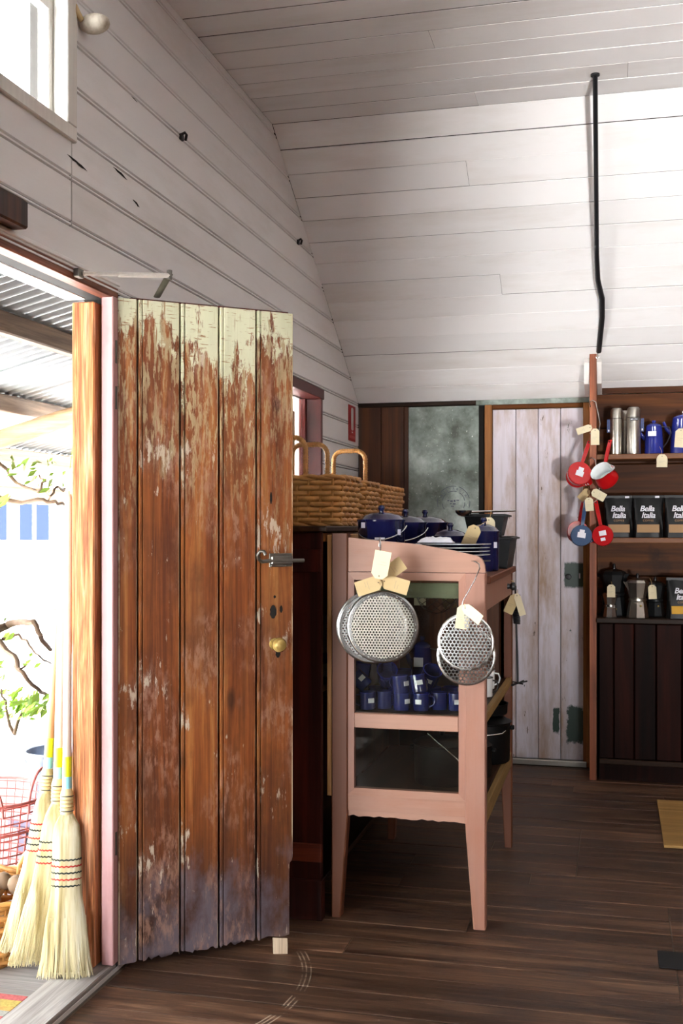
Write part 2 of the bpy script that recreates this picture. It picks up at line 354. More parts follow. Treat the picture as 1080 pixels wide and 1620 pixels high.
m['perf_edge'] = plain('tinned_rim_steel', '#9a9a98', .25, 1.0)
m['old_metal'] = plain('grey_hardware_metal', '#7d7b74', .4, .85, nz=.3)
m['black_iron'] = plain('black_pipe_paint', '#15161a', .45, nz=.1)
m['cast'] = plain('cast_iron', '#0b0b0c', .5, 0, nz=.2, spec=.2)
m['tin'] = plain('dark_tin', '#1d1f21', .45, .2, nz=.2, spec=.3)
m['navy'] = plain('navy_enamel', '#242b66', .12, 0, .6, nz=.12)
m['navy_pot'] = plain('dark_navy_enamel', '#161b48', .12, 0, .6, nz=.12)
m['straw_core'] = plain('shaded_straw', '#8f8158', .85, nz=.4)
m['blue'] = plain('royal_blue_enamel', '#2b3590', .15, 0, .6, nz=.1)
m['slate'] = plain('slate_blue_enamel', '#2c4a70', .2, 0, .5)
m['red'] = plain('red_enamel', '#c01016', .2, 0, .5)
m['white_enamel'] = plain('white_enamel', '#e8ecec', .2, 0, .4)
m['black_rim'] = plain('black_enamel_rim', '#0c0c0e', .3)
m['paper'] = plain('cream_tag_card', '#e2d6b4', .8, nz=.05)
m['kraft'] = plain('kraft_tag_card', '#c8b183', .85, nz=.06)
m['sticker'] = plain('white_sticker', '#e9eaf2', .5)
m['ink'] = plain('grey_ink', '#5b5f70', .6)
m['string'] = plain('jute_string', '#b89a68', .9)
m['brass'] = plain('cream_brass_knob', '#c2a862', .25, .5, .3)
m['wicker'] = plain('honey_wicker', '#cc9350', .5, var=.14, nz=.4)
m['wicker_dark'] = plain('dark_wicker', '#3a2412', .6, nz=.3)
m['straw'] = None
def straw_mat():
    s = NT('broom_straw'); r = s.noise(s.vec((60, 60, 3), False), 1.0, 4, .6)
    s.set(Base_Color=s.ramp(r, [(.3, '#a8996c'), (.48, '#d6cca6'), (.65, '#ece7d0')]), Roughness=.7); return s.m
m['straw'] = straw_mat()
m['thread_red'] = plain('red_stitching', '#b8322a', .8); m['thread_black'] = plain('black_stitching', '#26302c', .8)
m['pole_white'] = wood('pale_broom_handle', ('#c9b8a8', '#dccfc2', '#e8dfd4'), 'z', .5, .04, .1, 12)
m['pole_orange'] = wood('honey_broom_handle', ('#c08a58', '#d8a878', '#e4bc90'), 'z', .5, .04, .1, 12)
m['yellow'] = plain('lime_yellow_label', '#d8e020', .4); m['cyan'] = plain('pale_blue_label', '#8fd0dc', .4)
m['black_bag'] = plain('glossy_black_foil', '#0b0c0d', .4, 0, 0, spec=.3)
m['tan_band'] = plain('tan_label_band', '#a8845a', .6); m['yellow_band'] = plain('yellow_label_band', '#d4a020', .6)
m['sign_red'] = plain('red_sign', '#b01218', .4); m['sign_white'] = plain('sign_white', '#e6e6e2', .4); m['tag_blue'] = plain('navy_swing_tag', '#16306a', .4)
m['glass'] = glassy('dusty_cabinet_glass', (.9, .92, .89, 1), .004)
m['wglass'] = glassy('window_glass', (1, 1, 1, 1), .05)
m['deck'] = wood('grey_deck_board', ('#6f6a68', '#96918e', '#b3aeaa'), 'x', .75, .12, .4, 14)
m['sill'] = wood('worn_grey_threshold', ('#75706c', '#a39e9a', '#c4c0bc'), 'y', .75, .06, .4, 16)
m['gravel'] = plain('pale_gravel', '#d2d1d0', .9, nz=.12)
m['iron_roof'] = plain('corrugated_iron', '#c8cdd0', .4, .5, nz=.12)
m['purlin'] = wood('rough_purlin', ('#5c4a3c', '#8a7460', '#b09a84'), 'y', .8, .1, .4, 12)
m['log'] = wood('peeled_log', ('#9a7350', '#c39c74', '#dcbf9c'), 'x', .75, .1, .4, 9)
m['bark'] = plain('vine_bark', '#6a5440', .9, nz=.4); m['leaf'] = plain('vine_leaf', '#86a83a', .6, var=.3)
m['pinkwire'] = plain('pink_wire', '#c9706a', .5); m['bucket'] = plain('grey_zinc', '#8d95a3', .35, .7, nz=.2)
m['bench'] = plain('grey_bench_paint', '#77748a', .6, nz=.2)
m['potato'] = plain('dusty_potato', '#8d7358', .8, var=.35, nz=.3)
m['shed'] = plain('white_shed_wall', '#f0f0ee', .6); m['shed_glass'] = plain('blue_shed_glass', '#10192c', .5, spec=.1)
m['wedge'] = wood('pale_offcut', ('#a68d74', '#c8b298', '#dac8b0'), 'z', .7, .05, .3, 20)
m['ply'] = wood('tan_plywood', ('#93703a', '#a88248', '#b8935a'), 'x', .6, .05, .1, 6)
def rug_mat():
    s = NT('striped_rug'); y = s.math('FRACT', s.math('MULTIPLY', s.xyz(s.obj())[1], 7.5))
    c = s.ramp(y, [(0, '#b9a44e'), (.3, '#b85a5a'), (.55, '#9a9a92'), (.8, '#c59a4a')]); c.node.color_ramp.interpolation = 'CONSTANT'
    s.set(Base_Color=s.mix(1.0, c, s.ramp(s.noise(s.vec(), 160, 2), [(.3, .6), (.7, 1.0)]), 'MULTIPLY'), Roughness=.95); return s.m
m['rug'] = rug_mat()
# ================================================================ STRUCTURE
YB, ZK, YK, ZC = 6.37, 2.09, 4.67, 3.15          # back wall, foot of slope, crease, ceiling height
SL = (ZC - ZK) / (YB - YK)
XR, YR = 5.0, -3.0
def slope_y(z): return YB if z <= ZK else YB - (z - ZK) / SL
# floor
fl = MB().box(-.02, YR, -.09, XR, YB + .1, -.0045).build('floor', m['dust'])
tag(fl, 'dark worn timber floor of wide boards', 'floor', kind='structure')
patches = [(.0, 0)]
y = 3.557 - .137 * 28; row = 0
while y < YB - .01:
    y1 = min(y + .1335, YB + .02)
    cuts = [.0, XR]
    if y1 > 2.2:
        c = random.uniform(.6, 2.0)
        while c < XR - .3: cuts.append(c); c += random.uniform(1.2, 2.4)
        if 4.25 < y < 5.0: cuts = [c for c in cuts if not (1.0 < c < 2.4)] + [1.33, 1.83]
        elif 3.2 < y < 4.1: cuts = [c for c in cuts if not (1.0 < c < 2.4)] + [1.66]
    cuts = sorted(cuts)
    for a, b in zip(cuts[:-1], cuts[1:]):
        dz = random.uniform(-.0015, .001)
        MB().box(a + .0012 if a else .004, y, -.004, b - .0012, y1, dz, .0016).build('plank', m['floor'], fl)
    y += .137; row += 1
# left wall
wl_ = MB().add([(-.06, YR, 0), (-.06, DOOR_Y0, 0), (-.06, DOOR_Y0, 3.2), (-.06, YR, 3.2)], [(0, 1, 2, 3)])
HOLES = [(DOOR_Y0, DOOR_Y1 + .02, 0, DOOR_Z), (2.02, 2.79, 2.47, 3.09), (4.55, 5.51, 1.0, 2.07)]
def wall_back(mb):   # solid wall thickness with the openings left out
    ys = sorted({YR, YB} | {h[0] for h in HOLES} | {h[1] for h in HOLES}); zs = sorted({0, 3.2} | {h[2] for h in HOLES} | {h[3] for h in HOLES})
    for a, b in zip(ys[:-1], ys[1:]):
        for c, d in zip(zs[:-1], zs[1:]):
            ym, zm = (a + b) / 2, (c + d) / 2
            if any(h[0] < ym < h[1] and h[2] < zm < h[3] for h in HOLES): continue
            mb.box(-.12, a, c, -.006, b, d)
    return mb
wall = wall_back(MB()).build('wall_left', m['dark_gap']); tag(wall, 'white painted horizontal board wall on the left', 'wall', kind='structure')
BH = .129; z0 = 2.462 - BH * 20
while z0 < ZC:
    z1 = min(z0 + BH, ZC + .01); za = max(z0, 0.0); zm = (z0 + z1) / 2
    spans = [[YR, YB]]
    for h in HOLES:
        if h[2] - .02 < zm < h[3] + .01:
            new = []
            for a, b in spans:
                if h[0] > a: new.append([a, min(b, h[0])])
                if h[1] < b: new.append([max(a, h[1]), b])
            spans = [q for q in new if q[1] - q[0] > .03]
    if 2.19 < zm < 2.46: spans = [[YR, 2.805], [2.811, YB]]
    for a, b in spans:
        prof = [(-.02, za + .001), (-.007, za + .002), (0, za + .005), (0, za + .010), (-.008, za + .0135), (0, za + .018), (0, z1 - .002), (-.006, z1 - .001), (-.02, z1 - .001)]
        jx = random.uniform(-.0015, .0015)
        A = [(x + jx, a, z) for x, z in prof]; B = [(x + jx, min(b, slope_y(z)) if b > 4 else b, z) for x, z in prof]
        MB().loft([A, B]).build('board', m['white_y'], wall)
    z0 += BH
# small marks on the left wall: splits with dark hollows, and black clips
for px, py, l, hgt in ((122, 258, .12, .012), (190, 275, .10, .011), (215, 322, .05, .012), (212, 157, .045, .004)):
    p = onx(px, py, 0); n = 7
    up = [(.0012, p.y - l / 2 + l * i / n, p.z + hgt * (.5 - .9 * i / n) + hgt * .5 * math.sin(PI * i / n) * random.uniform(.5, 1)) for i in range(n + 1)]
    dn = [(.0012, p.y - l / 2 + l * i / n, p.z + hgt * (.5 - .9 * i / n) - hgt * .5 * math.sin(PI * i / n) * random.uniform(.3, 1)) for i in range(n - 1, 0, -1)]
    MB().prism(up + dn, (-.0006, 0, 0)).build('split', m['dark_gap'], wall)
for i, (px, py) in enumerate(((285, 217), (470, 383))):
    p = onx(px, py, 0)
    c = thing('wall_clip', ('small black clip on the white wall above the door', 'small black clip on the white wall near the ceiling slope')[i], 'clip', p, group='black wall clips')
    MB().box(0, -.012, -.012, .01, .012, .01, .002).build('base', m['black_iron'], c)
    MB().tube([(.008, -.012, .004), (.02, -.006, .012), (.022, .004, .008), (.014, .014, -.008)], .005, 6).build('hook', m['black_iron'], c, 40)
# ceiling
ce = MB().box(-.1, YR, ZC + .0008, XR, YK + .02, ZC + .08).build('ceiling', m['dark_gap']); tag(ce, 'flat white board ceiling', 'ceiling', kind='structure')
y = YK; i = 0
while y > YR:
    a = max(y - .15, YR); cuts = [0.0, XR] if y < 2 else sorted([0.0, random.uniform(.8, 2.4), random.uniform(3, 4.5), XR])
    for p, q in zip(cuts[:-1], cuts[1:]):
        dz = random.uniform(-.002, .0)
        MB().box(p + .0006, a + random.choice((.005, .007, .009)), ZC + dz, q - .0006, y, ZC + .018, .0006).build('board', m['white_x'], ce)
    y -= .15
# sloped ceiling down to the back wall
nrm = Vector((0, -(ZC - ZK), -(YB - YK))).normalized()      # into the room
dwn = Vector((0, YB - YK, -(ZC - ZK))).normalized()
L = math.hypot(YB - YK, ZC - ZK)
base = Vector((0, YK, ZC))
def sl(x, v, n): return base + dwn * v + nrm * n + Vector((x, 0, 0))
def slab(mb, x0, x1, v0, v1, n0, n1, c=0):
    bb = MB().box(x0, v0, n0, x1, v1, n1, c); M = Matrix.Identity(4)
    mb.add([sl(p.x, p.y, p.z) for p in bb.v], bb.f); return mb
cs = slab(MB(), -.1, XR, -.03, L - .004, -.08, -.0035).build('ceiling_slope', m['dark_gap']); tag(cs, 'white board ceiling sloping down to the back wall', 'ceiling', kind='structure')
NR = 14; rh = L / NR; jn = {2: [.83], 7: [.92], 4: [2.15], 10: [1.9], 12: [2.4]}
for r in range(NR):
    cuts = sorted([.0, XR] + jn.get(r, [random.uniform(2.4, 4)]))
    for p, q in zip(cuts[:-1], cuts[1:]):
        j = random.uniform(-.0015, .0015)
        slab(MB(), p + .0008, q - .0008, r * rh + random.choice((.003, .004, .0055)), (r + 1) * rh, -.018, j, .0006).build('board', m['white_x'], cs)
# back wall
bw = MB().box(-.15, YB + .03, -.02, XR, YB + .15, 2.2).build('wall_back', m['dark_gap']); tag(bw, 'dark timber back wall under the sloped ceiling', 'wall', kind='structure')
for a, b in ((.003, .135), (.138, .274), (.276, .30)):
    MB().box(a, YB + .006, 0, b, YB + .03, ZK - .025, .002).build('board', m['brown_z'], bw)
MB().box(.0, YB - .01, ZK - .026, .70, YB + .03, ZK - .002, .002).build('rail', m['dark_x'], bw)
MB().box(.70, YB - .012, ZK - .03, 1.345, YB + .03, ZK - .001, .001).build('flashing', m['galv'], bw)
for a, b in ((2.75, 3.5), (3.505, 4.25), (4.255, XR)):
    MB().box(a, YB + .006, 0, b, YB + .03, ZK - .003, .002).build('board', m['brown_z'], bw)
wr = MB().box(XR, YR, -.02, XR + .12, YB + .1, 3.2).build('wall_right', m['brown_z']); tag(wr, 'brown timber wall on the right out of view', 'wall', kind='structure')
rb = MB()
for a, b, c, d in ((-.15, RX0, 0, 3.2), (RX1, XR, 0, 3.2), (RX0, RX1, 0, RZ0), (RX0, RX1, RZ1, 3.2)): rb.box(a, YR - .12, c, b, YR, d)
rb = rb.build('wall_rear', m['brown_z']); tag(rb, 'brown timber wall with a window behind the viewer', 'wall', kind='structure')
pw = MB().box(-.02, -.75, 0, 2.55, -.65, 3.15).build('wall_light_blocker', m['brown_z']); tag(pw, 'unseen brown partition added behind the viewer to shade the ceiling', 'wall', kind='structure')  # unseen partition added to block the bounce lamp and edge the ceiling shadow
# galvanised sheet leaning on the back wall
g = thing('galvanised_sheet', 'grey galvanised metal sheet with round stamp on the back wall', 'metal sheet', (.302, YB + .004, .6))
MB().box(0, 0, 0, .412, .002, ZK - .03 - .6, .0005).build('sheet', m['galv'], g)
c0 = ony(717, 795, YB)
for rr, parts in ((.095, ((15, 70), (80, 140), (-20, 8), (165, 195))), (.066, ((10, 60), (75, 120), (130, 170), (-30, 0), (185, 215)))):
    for a, b in parts:
        MB().tube([(c0.x - .302 + rr * math.cos(math.radians(t)), -.0006, c0.z - .6 + rr * math.sin(math.radians(t))) for t in range(a, b + 1, 5)], .0016, 4).build('stamp_ring', m['ink'], g)
for dx_, dz_, w_, h_ in ((-.03, .012, .012, .006), (-.012, .008, .014, .01), (.006, .01, .01, .012), (.024, .013, .016, .006), (-.016, -.006, .01, .006), (.004, -.008, .016, .008), (-.006, -.022, .018, .005)):
    MB().box(c0.x - .302 + dx_ - w_ / 2, -.001, c0.z - .6 + dz_ - h_ / 2, c0.x - .302 + dx_ + w_ / 2, 0, c0.z - .6 + dz_ + h_ / 2).build('stamp_emblem', m['ink'], g)
for k, ch in enumerate('AUSTRALIA'):
    t = math.radians(150 - k * 15); text('stamp_letter', ch, .022, m['ink'], g, (c0.x - .302 + .08 * math.cos(t), -.0008, c0.z - .6 + .08 * math.sin(t)), (PI / 2, PI / 2 - t, 0))
# back door
d2 = thing('door_2', 'lilac-white stained plank door in the back wall', 'door', (.795, YB - .004, .035), kind='structure')
for a, b in ((.0, .131), (.134, .258), (.261, .383), (.386, .512)):
    MB().box(a, 0, 0, b, .028, 2.0 - .003, .003).build('plank', m['backdoor'], d2)
MB().box(.487, -.003, 1.03, .494, -.0005, 1.06, .001).build('keyhole', m['sticker'], d2)
MB().lathe([(0, 0), (.012, 0), (.016, .02), (.012, .03), (0, .032)], 16).xf(Matrix.Translation((.43, 0, 1.04)) @ Matrix.Rotation(PI / 2, 4, 'X')).build('knob', m['black_iron'], d2, 40)
MB().box(-.02, -.03, -.033, .53, .03, -.001, .003).build('threshold_strip', m['brushed'], d2)
tr = thing('trim_1', 'orange timber frame round the lilac plank door', 'door frame', (.75, YB - .02, 0), kind='structure')
MB().box(.0, 0, 0, .042, .05, 2.06, .003).build('jamb', m['orange_z'], tr)
MB().box(.555, 0, 0, .593, .05, 2.06, .003).build('jamb', m['orange_z'], tr)
MB().box(.042, .002, 2.034, .555, .05, 2.06, .003).build('head', m['orange_x'], tr)
# doorway frame in the left wall (far jamb and head), threshold
fr = thing('trim_2', 'weathered orange and pink timber frame of the open doorway', 'door frame', (0, DOOR_Y1, 0), kind='structure')
MB().box(-.124, -.055, .03, -.050, .0, DOOR_Z - .02, .004).build('outer_post', m['pine_jamb'], fr)
MB().box(-.040, -.028, .03, -.001, .018, DOOR_Z + .0, .003).build('jamb', m['pink'], fr)
MB().box(-.055, -.004, .03, -.035, .02, DOOR_Z, .002).build('groove_strip', m['dark_y'], fr)
MB().box(-.17, DOOR_Y0 - DOOR_Y1, DOOR_Z - .002, -.10, .0, DOOR_Z + .05, .004).build('outer_head', m['white_y'], fr)
MB().box(-.10, DOOR_Y0 - DOOR_Y1, DOOR_Z + .012, -.05, .0, DOOR_Z + .05, .004).build('head_groove', m['dark_y'], fr)
MB().box(-.05, DOOR_Y0 - DOOR_Y1, DOOR_Z - .004, -.002, .012, DOOR_Z + .034, .004).build('head', wood('red_brown_head', ('#5c3020', '#8d5540', '#ab7560'), 'y', .6, .05, .3), fr)
MB().box(-.03, DOOR_Y0 - DOOR_Y1, DOOR_Z + .034, .006, .012, DOOR_Z + .046, .002).build('head_bead', m['white_y'], fr)
MB().box(-.16, DOOR_Y0 - DOOR_Y1 - .06, .0, -.0, DOOR_Y0 - DOOR_Y1, DOOR_Z, .004).build('near_jamb', m['pine_jamb'], fr)
ts = MB().box(-.146, DOOR_Y0, -.06, -.006, DOOR_Y1 + .005, .028, .004).build('trim_3', m['sill']); tag(ts, 'pale worn timber threshold of the open doorway', 'threshold', kind='structure')
p = onx(8, 366, 0)
blk = MB().box(0, p.y - .3, DOOR_Z + .047, .045, onx(20, 366, 0).y, DOOR_Z + .118, .005).build('beam_end', m['brown_z']); tag(blk, 'dark brown timber block on the wall above the doorway', 'block')
# clerestory window top left
def window(name, y0, y1, z0, z1, label, fmat, bars, x=-.05, fw=.045, trim=.0):
    W = thing(name, label, 'window', (0, y0, z0), kind='structure'); w_, h_ = y1 - y0, z1 - z0
    for a, b, c, d in ((0, w_, 0, fw), (0, w_, h_ - fw, h_), (0, fw, fw, h_ - fw), (w_ - fw, w_, fw, h_ - fw)):
        MB().box(x - .035, a, c, x, b, d, .003).build('frame', fmat, W)
    for ky in bars[0]: MB().box(x - .03, ky - .012, fw, x + .002, ky + .012, h_ - fw, .002).build('glazing_bar', fmat, W)
    for kz in bars[1]: MB().box(x - .03, fw, kz - .012, x + .003, w_ - fw, kz + .012, .002).build('glazing_bar', fmat, W)
    ys = [fw] + list(bars[0]) + [w_ - fw]; zs = [fw] + list(bars[1]) + [h_ - fw]
    for a, b in zip(ys[:-1], ys[1:]):
        for c, d in zip(zs[:-1], zs[1:]): MB().box(x - .022, a, c, x - .019, b, d).build('pane', m['wglass'], W)
    return W
W1 = window('window_1', 2.02, 2.79, 2.47, 3.09, 'white framed high window above the doorway', m['white_z'], ([.385], [.33]), -.035)
for a, b, c, d in ((-.03, .80, -.03, .012), (.745, .80, .012, .65), (-.03, .03, .012, .65)):
    MB().box(-.0345, a, c, .012, b, d, .003).build('architrave', m['white_z'], W1)
W2 = window('window_2', 4.55, 5.51, 1.0, 2.07, 'dark red framed window behind the wicker baskets', m['door_red'], ([.48], [.55]), -.07, .05)
for a, b, c, d in ((-.03, .99, 1.02, 1.07), (.93, .96, 0, 1.02), (-.03, .0, 0, 1.02), (-.03, .99, -.03, 0)):
    MB().box(-.075, a, c, .01, b, d, .003).build('reveal', m['door_red'], W2); MB().box(-.15, a, c, -.0755, b, d, .003).build('outer_reveal', m['white_z'], W2)
MB().box(-.13, .80, .03, -.112, .86, .95, .002).build('outside_post', m['pine'], W2)
# ================================================================ WEATHERED DOOR
TH = math.atan2(.646, .763)
dr = thing('door_1', 'weathered orange-brown plank door with peeling cream paint standing open', 'door', (-.004, 3.10, .022), (0, 0, TH), kind='structure')
DH = 2.043; edges = [.004, .0696, .206, .3346, .463, .591]
for i in range(5):
    a, b = edges[i], edges[i + 1]; tb = .026
    prof = [(a, tb), (a, .004), (a + .002, 0)]
    if i: prof = [(a + .0015, tb), (a + .0015, .008), (a + .004, .0), (a + .0105, 0), (a + .0135, .007), (a + .0165, 0)]
    prof += [(b - .007, 0), (b - .003, .006), (b - .0015, tb)] if i < 4 else [(b - .002, 0), (b, .003), (b, tb)]
    n = 14; fb = [prof[0]]
    pts = []
    for q, r in zip(prof, prof[1:] + prof[:1]):     # subdivide the face so that its foot can be ragged
        pts.append(q)
        if abs(r[0] - q[0]) > .03:
            for k in range(1, n): pts.append((q[0] + (r[0] - q[0]) * k / n, q[1] + (r[1] - q[1]) * k / n))
    lo = [random.uniform(-.004, .010) if i != 0 else random.uniform(-.002, .003) for _ in pts]
    notch = i == 4
    def ring(z, clip): return [(min(x, clip), yy, z) for x, yy in pts]
    rings = [[(min(x, .577 if notch else 9), yy, l) for (x, yy), l in zip(pts, lo)]]
    if notch: rings += [ring(.20, .577), ring(.235, .579), ring(.245, .588), ring(.26, .591)]
    rings += [ring(DH, 9)]
    MB().loft(rings).build('plank', m['door'], dr)
MB().box(.05, .027, DH - .16, .588, .05, DH + .010, .003).build('ledge', m['door_red'], dr)
MB().box(.02, .027, .14, .57, .05, .30, .003).build('ledge', m['door_red'], dr)
MB().box(.02, .027, 1.0, .585, .05, 1.16, .003).build('ledge', m['door_red'], dr)
kn = MB().lathe([(0, 0), (.02, 0), (.02, .004), (.009, .007), (.009, .02), (.018, .024), (.024, .033), (.024, .042), (.018, .052), (.006, .056), (0, .056)], 24).xf(Matrix.Translation((.526, 0, .958)) @ Matrix.Rotation(PI / 2, 4, 'X')).build('knob', m['brass'], dr, 40)
for u, z, rx, rz in ((.5195, 1.063, .011, .022), (.548, 1.071, .005, .012), (.5365, .928, .0085, .016), (.512, 1.26 + .175, .004, .02), (.525, 1.112, .004, .005)):
    MB().prism([(u + rx * math.cos(t * PI / 8) * (1 + .15 * math.sin(3 * t)), .0005, z + rz * math.sin(t * PI / 8)) for t in range(16)], (0, -.0014, 0)).build('keyhole' if u != .5195 else 'lock_hole', m['dark_gap'], dr)
bz = 1.232
blt = MB().box(.505, -.004, bz - .022, .585, 0, bz + .022, .001).build('bolt', m['old_metal'], dr, label='grey sliding bolt')
MB().box(.508, -.016, bz - .015, .585, -.004, bz + .015, .004).build('bolt_case', m['old_metal'], blt)
MB().tube([(.625, -.011, bz - .002), (.50, -.011, bz - .002), (.475, -.013, bz - .004), (.462, -.016, bz + .004), (.457, -.02, bz + .018), (.463, -.026, bz + .030), (.474, -.03, bz + .030), (.479, -.034, bz + .018)], .0062, 10).build('bolt_rod', m['old_metal'], blt, 50)
for u in (.512, .565): MB().ball((u, -.005, bz - .019), .003, 8, 5).build('screw', m['steel'], blt)
for z in (1.70, 1.84, .34):
    MB().cyl((-.004, -.006, z), (-.004, -.006, z + .07), .006, seg=10).build('hinge', m['old_metal'], dr, 40)
MB().box(-.008, -.001, .25, .003, .004, .46, .001).build('hinge_edge', m['pink'], dr)
# stay arm at the head of the door
st = thing('door_stay', 'white folding stay arm linking the door top to the frame', 'door stay', onx(125, 433, .008))
P0 = Vector((0, 0, 0)); e = at(268, 436, 3.30) - st.location; d0 = at(248, 470, 3.44) - st.location
MB().box(-.008, -.02, -.012, .01, .012, .012, .002).build('bracket', m['old_metal'], st)
MB().tube([P0 + Vector((.012, 0, 0)), P0.lerp(e, .45)], .006, 8).build('arm', m['white_z'], st, 40)
MB().tube([P0.lerp(e, .42), e], .0075, 8).build('arm_sleeve', m['white_z'], st, 40)
MB().tube([e + Vector((0, 0, .004)), d0], .011, 8, flat=.3).build('lower_arm', m['old_metal'], st, 40)
MB().cyl(e + Vector((0, 0, -.012)), e + Vector((0, 0, .016)), .008).build('pivot', m['old_metal'], st, 40)
# wedge
p = onz(441, 1508, 0)
wd = thing('door_wedge', 'pale wooden block wedged under the door foot', 'block', p, (0, 0, .25))
MB().add([(-.023, -.02, 0), (.023, -.02, 0), (.023, .03, 0), (-.023, .03, 0), (-.025, -.02, .052), (.022, -.02, .05), (.022, .03, .02), (-.025, .03, .02)], [(0, 1, 2, 3), (4, 5, 6, 7), (0, 1, 5, 4), (1, 2, 6, 5), (2, 3, 7, 6), (3, 0, 4, 7)]).build('block', m['wedge'], wd)
wd.location = onz(441, 1509, 0) + Vector((0, .02, 0))
# junction fitting near the clerestory window, sign, ceiling conduit
p = onx(124, 38, 0)
jf = thing('cable_insulator', 'old cream cable fitting beside the high window', 'cable fitting', p)
MB().ball((.045, .01, 0), .033, 14, 10, (1.4, .9, .85)).build('body', paint('cream_old_paint', '#cfc5b4', .6, .02, '#8f7d66', (.45, .75), 30), jf, 60)
MB().tube([(.012, -.005, .008), (.018, -.02, .004), (.014, -.03, .016), (.004, -.034, .04)], .008, 8).build('cable', m['kraft'], jf, 50)
sg = thing('extinguisher_sign', 'small red fire extinguisher sign on the white wall', 'sign', (.001, onx(550.5, 668, 0).y, onx(556, 698, 0).z))
sw = onx(561, 668, 0).y - sg.location.y; sh = onx(556, 642, 0).z - sg.location.z
MB().box(0, 0, 0, .003, sw, sh).build('panel', m['sign_red'], sg)
MB().prism([(.0035, sw * (.5 + .17 * math.cos(t)), sh * (.62 + .0) + sh * (.27 * (1 if math.sin(t) > 0 else -1) + .05 * math.sin(t))) for t in [PI * k / 8 for k in range(16)]], (.0008, 0, 0)).build('pictogram', m['sign_white'], sg)
MB().box(.0032, sw * .08, sh * .07, .004, sw * .92, sh * .15).build('caption_band', plain('pale_red_band', '#c95a58', .4), sg)
MB().box(.0032, sw * .42, sh * .23, .004, sw * .6, sh * .27).build('mark', m['sign_white'], sg)
a = onz(941, 117, ZC); b = ony(945, 556, 6.045)
cp = thing('conduit_pipe', 'thin black pipe running from the ceiling down to the shelf upright', 'pipe', a)
q = [a + (b - a) * t for t in (0, .2, .4, .58, .68, .76, .84, 1)]
for k, dx in enumerate((0, 0, 0, .0, .004, .024, .024, .006)): q[k] = q[k] + Vector((dx, 0, 0))
MB().tube(q, [.0105, .0105, .011, .012, .013, .0145, .0145, .0145], 10).build('pipe', m['black_iron'], cp, 60, world=True)
MB().cyl(a + Vector((0, 0, .0)), a + Vector((0, 0, -.008)), .018).build('flange', m['black_iron'], cp, 40, world=True)
MB().tube([b + Vector((0, 0, -.004)), b + Vector((.0, -.004, -.02)), b + Vector((.01, -.006, -.03)), b + Vector((.0, -.006, -.04)), b + Vector((-.008, -.004, -.03))], .003, 6).build('end_hook', m['steel'], cp, world=True)
# ================================================================ HANG TAGS
def hang_tag(p, w, h, tilt, label, mat=None, yaw=0.0, hang=None, curl=0.0):
    """card tag with clipped corners; p = its string hole, the card extends downwards before the tilt"""
    t = thing('price_tag', label, 'tag', p, (0, 0, 0), 'card price tags')
    c = w * .28; o = [(-w / 2, .006 - h), (w / 2, .006 - h), (w / 2, .006 - c), (w / 2 - c, .006), (-w / 2 + c, .006), (-w / 2, .006 - c)]
    R = Matrix.Rotation(yaw, 4, 'Z') @ Matrix.Rotation(tilt, 4, 'Y')
    n = 6; rows = []
    for k in range(n + 1):
        z = .006 - h * k / n; hw = w / 2 - max(0, c - (.006 - z)) * 1.0
        yy = -curl * (k / n) ** 2
        rows.append([(-hw, yy, z), (hw, yy, z), (hw, yy + .0008, z), (-hw, yy + .0008, z)])
    card = MB().loft(rows).xf(R).build('card', mat or m['paper'], t)
    MB().cyl((0, -.0006, -.004), (0, .0014, -.004), .0022, seg=8).xf(R).build('eyelet', m['black_rim'], card)
    for k in range(2): MB().box(-w * .3, -.0004 - curl * .1, -h * (.45 + .1 * k), w * (.25 - .2 * k), .0002, -h * (.445 + .1 * k)).xf(R).build('handwriting', m['ink'], card)
    q = Vector(hang) - Vector(p) if hang is not None else Vector((0, 0, .025))
    MB().tube([R @ Vector((0, 0, -.004)), q * .5 + Vector((.003, -.002, 0)), q], .0012, 5).build('string', m['string'], t)
    return t
def hook_curve(p, s=1.0, flip=1):
    """S hook: upper curl at p (over an edge behind it), lower curl below"""
    pts = []
    for k in range(9): a = PI * (1.05 - k / 8 * 1.05); pts.append((flip * .012 * math.cos(a) * s - flip * .0, 0, .012 * math.sin(a) * s))
    return [Vector(p) + Vector(q) for q in pts]
# ================================================================ SHELF UNIT (right, against the back wall)
XS = 1.347; UW = 1.32
su = thing('shelf_unit', 'tall brown timber shelf unit with dark plank base on the right', 'shelf', (XS, 6.05, 0))
zt = ZK + SL * (YB - 6.05)
MB().prism([(0, 0, 0), (0, .33, 0), (0, .33, ZK + .0), (0, .32, ZK), (0, 0, zt - .004)], (.036, 0, 0)).build('upright', m['post'], su)
MB().prism([(UW, 0, 0), (UW, .33, 0), (UW, .33, ZK), (UW, .32, ZK), (UW, 0, zt - .004)], (.036, 0, 0)).build('upright', m['post'], su)
SZ = [1.747, 1.300, .872]
for z in SZ[:2]: MB().box(.036, .004, z - .028, UW, .25, z, .003).build('shelf', m['shelf_x'], su)
MB().box(.036, -.03, SZ[2] - .026, UW + .03, .25, SZ[2], .003).build('counter_top', m['dark_x'], su)
z = SZ[2]; hs = [.215, .21, .20, .21, .20, .19, .20]
for i, h in enumerate(hs):
    if z > 2.1: break
    MB().box(.037, .251, z + .001, UW, .268, min(z + h, 2.135) - .003, .002).build('back_board', m['orange_x'], su); z += h
x = .05; i = 0
for wd_ in (.078, .105, .112, .13, .12, .14, .12, .13, .11, .12, .1):
    if x + wd_ > UW: break
    MB().box(x, -.02, .125, x + wd_ - .004, .004, SZ[2] - .028, .004).build('base_plank', m['base_z'], su); x += wd_
MB().box(.05, -.03, .095, UW, .0, .122, .003).build('base_rail', m['dark_x'], su)
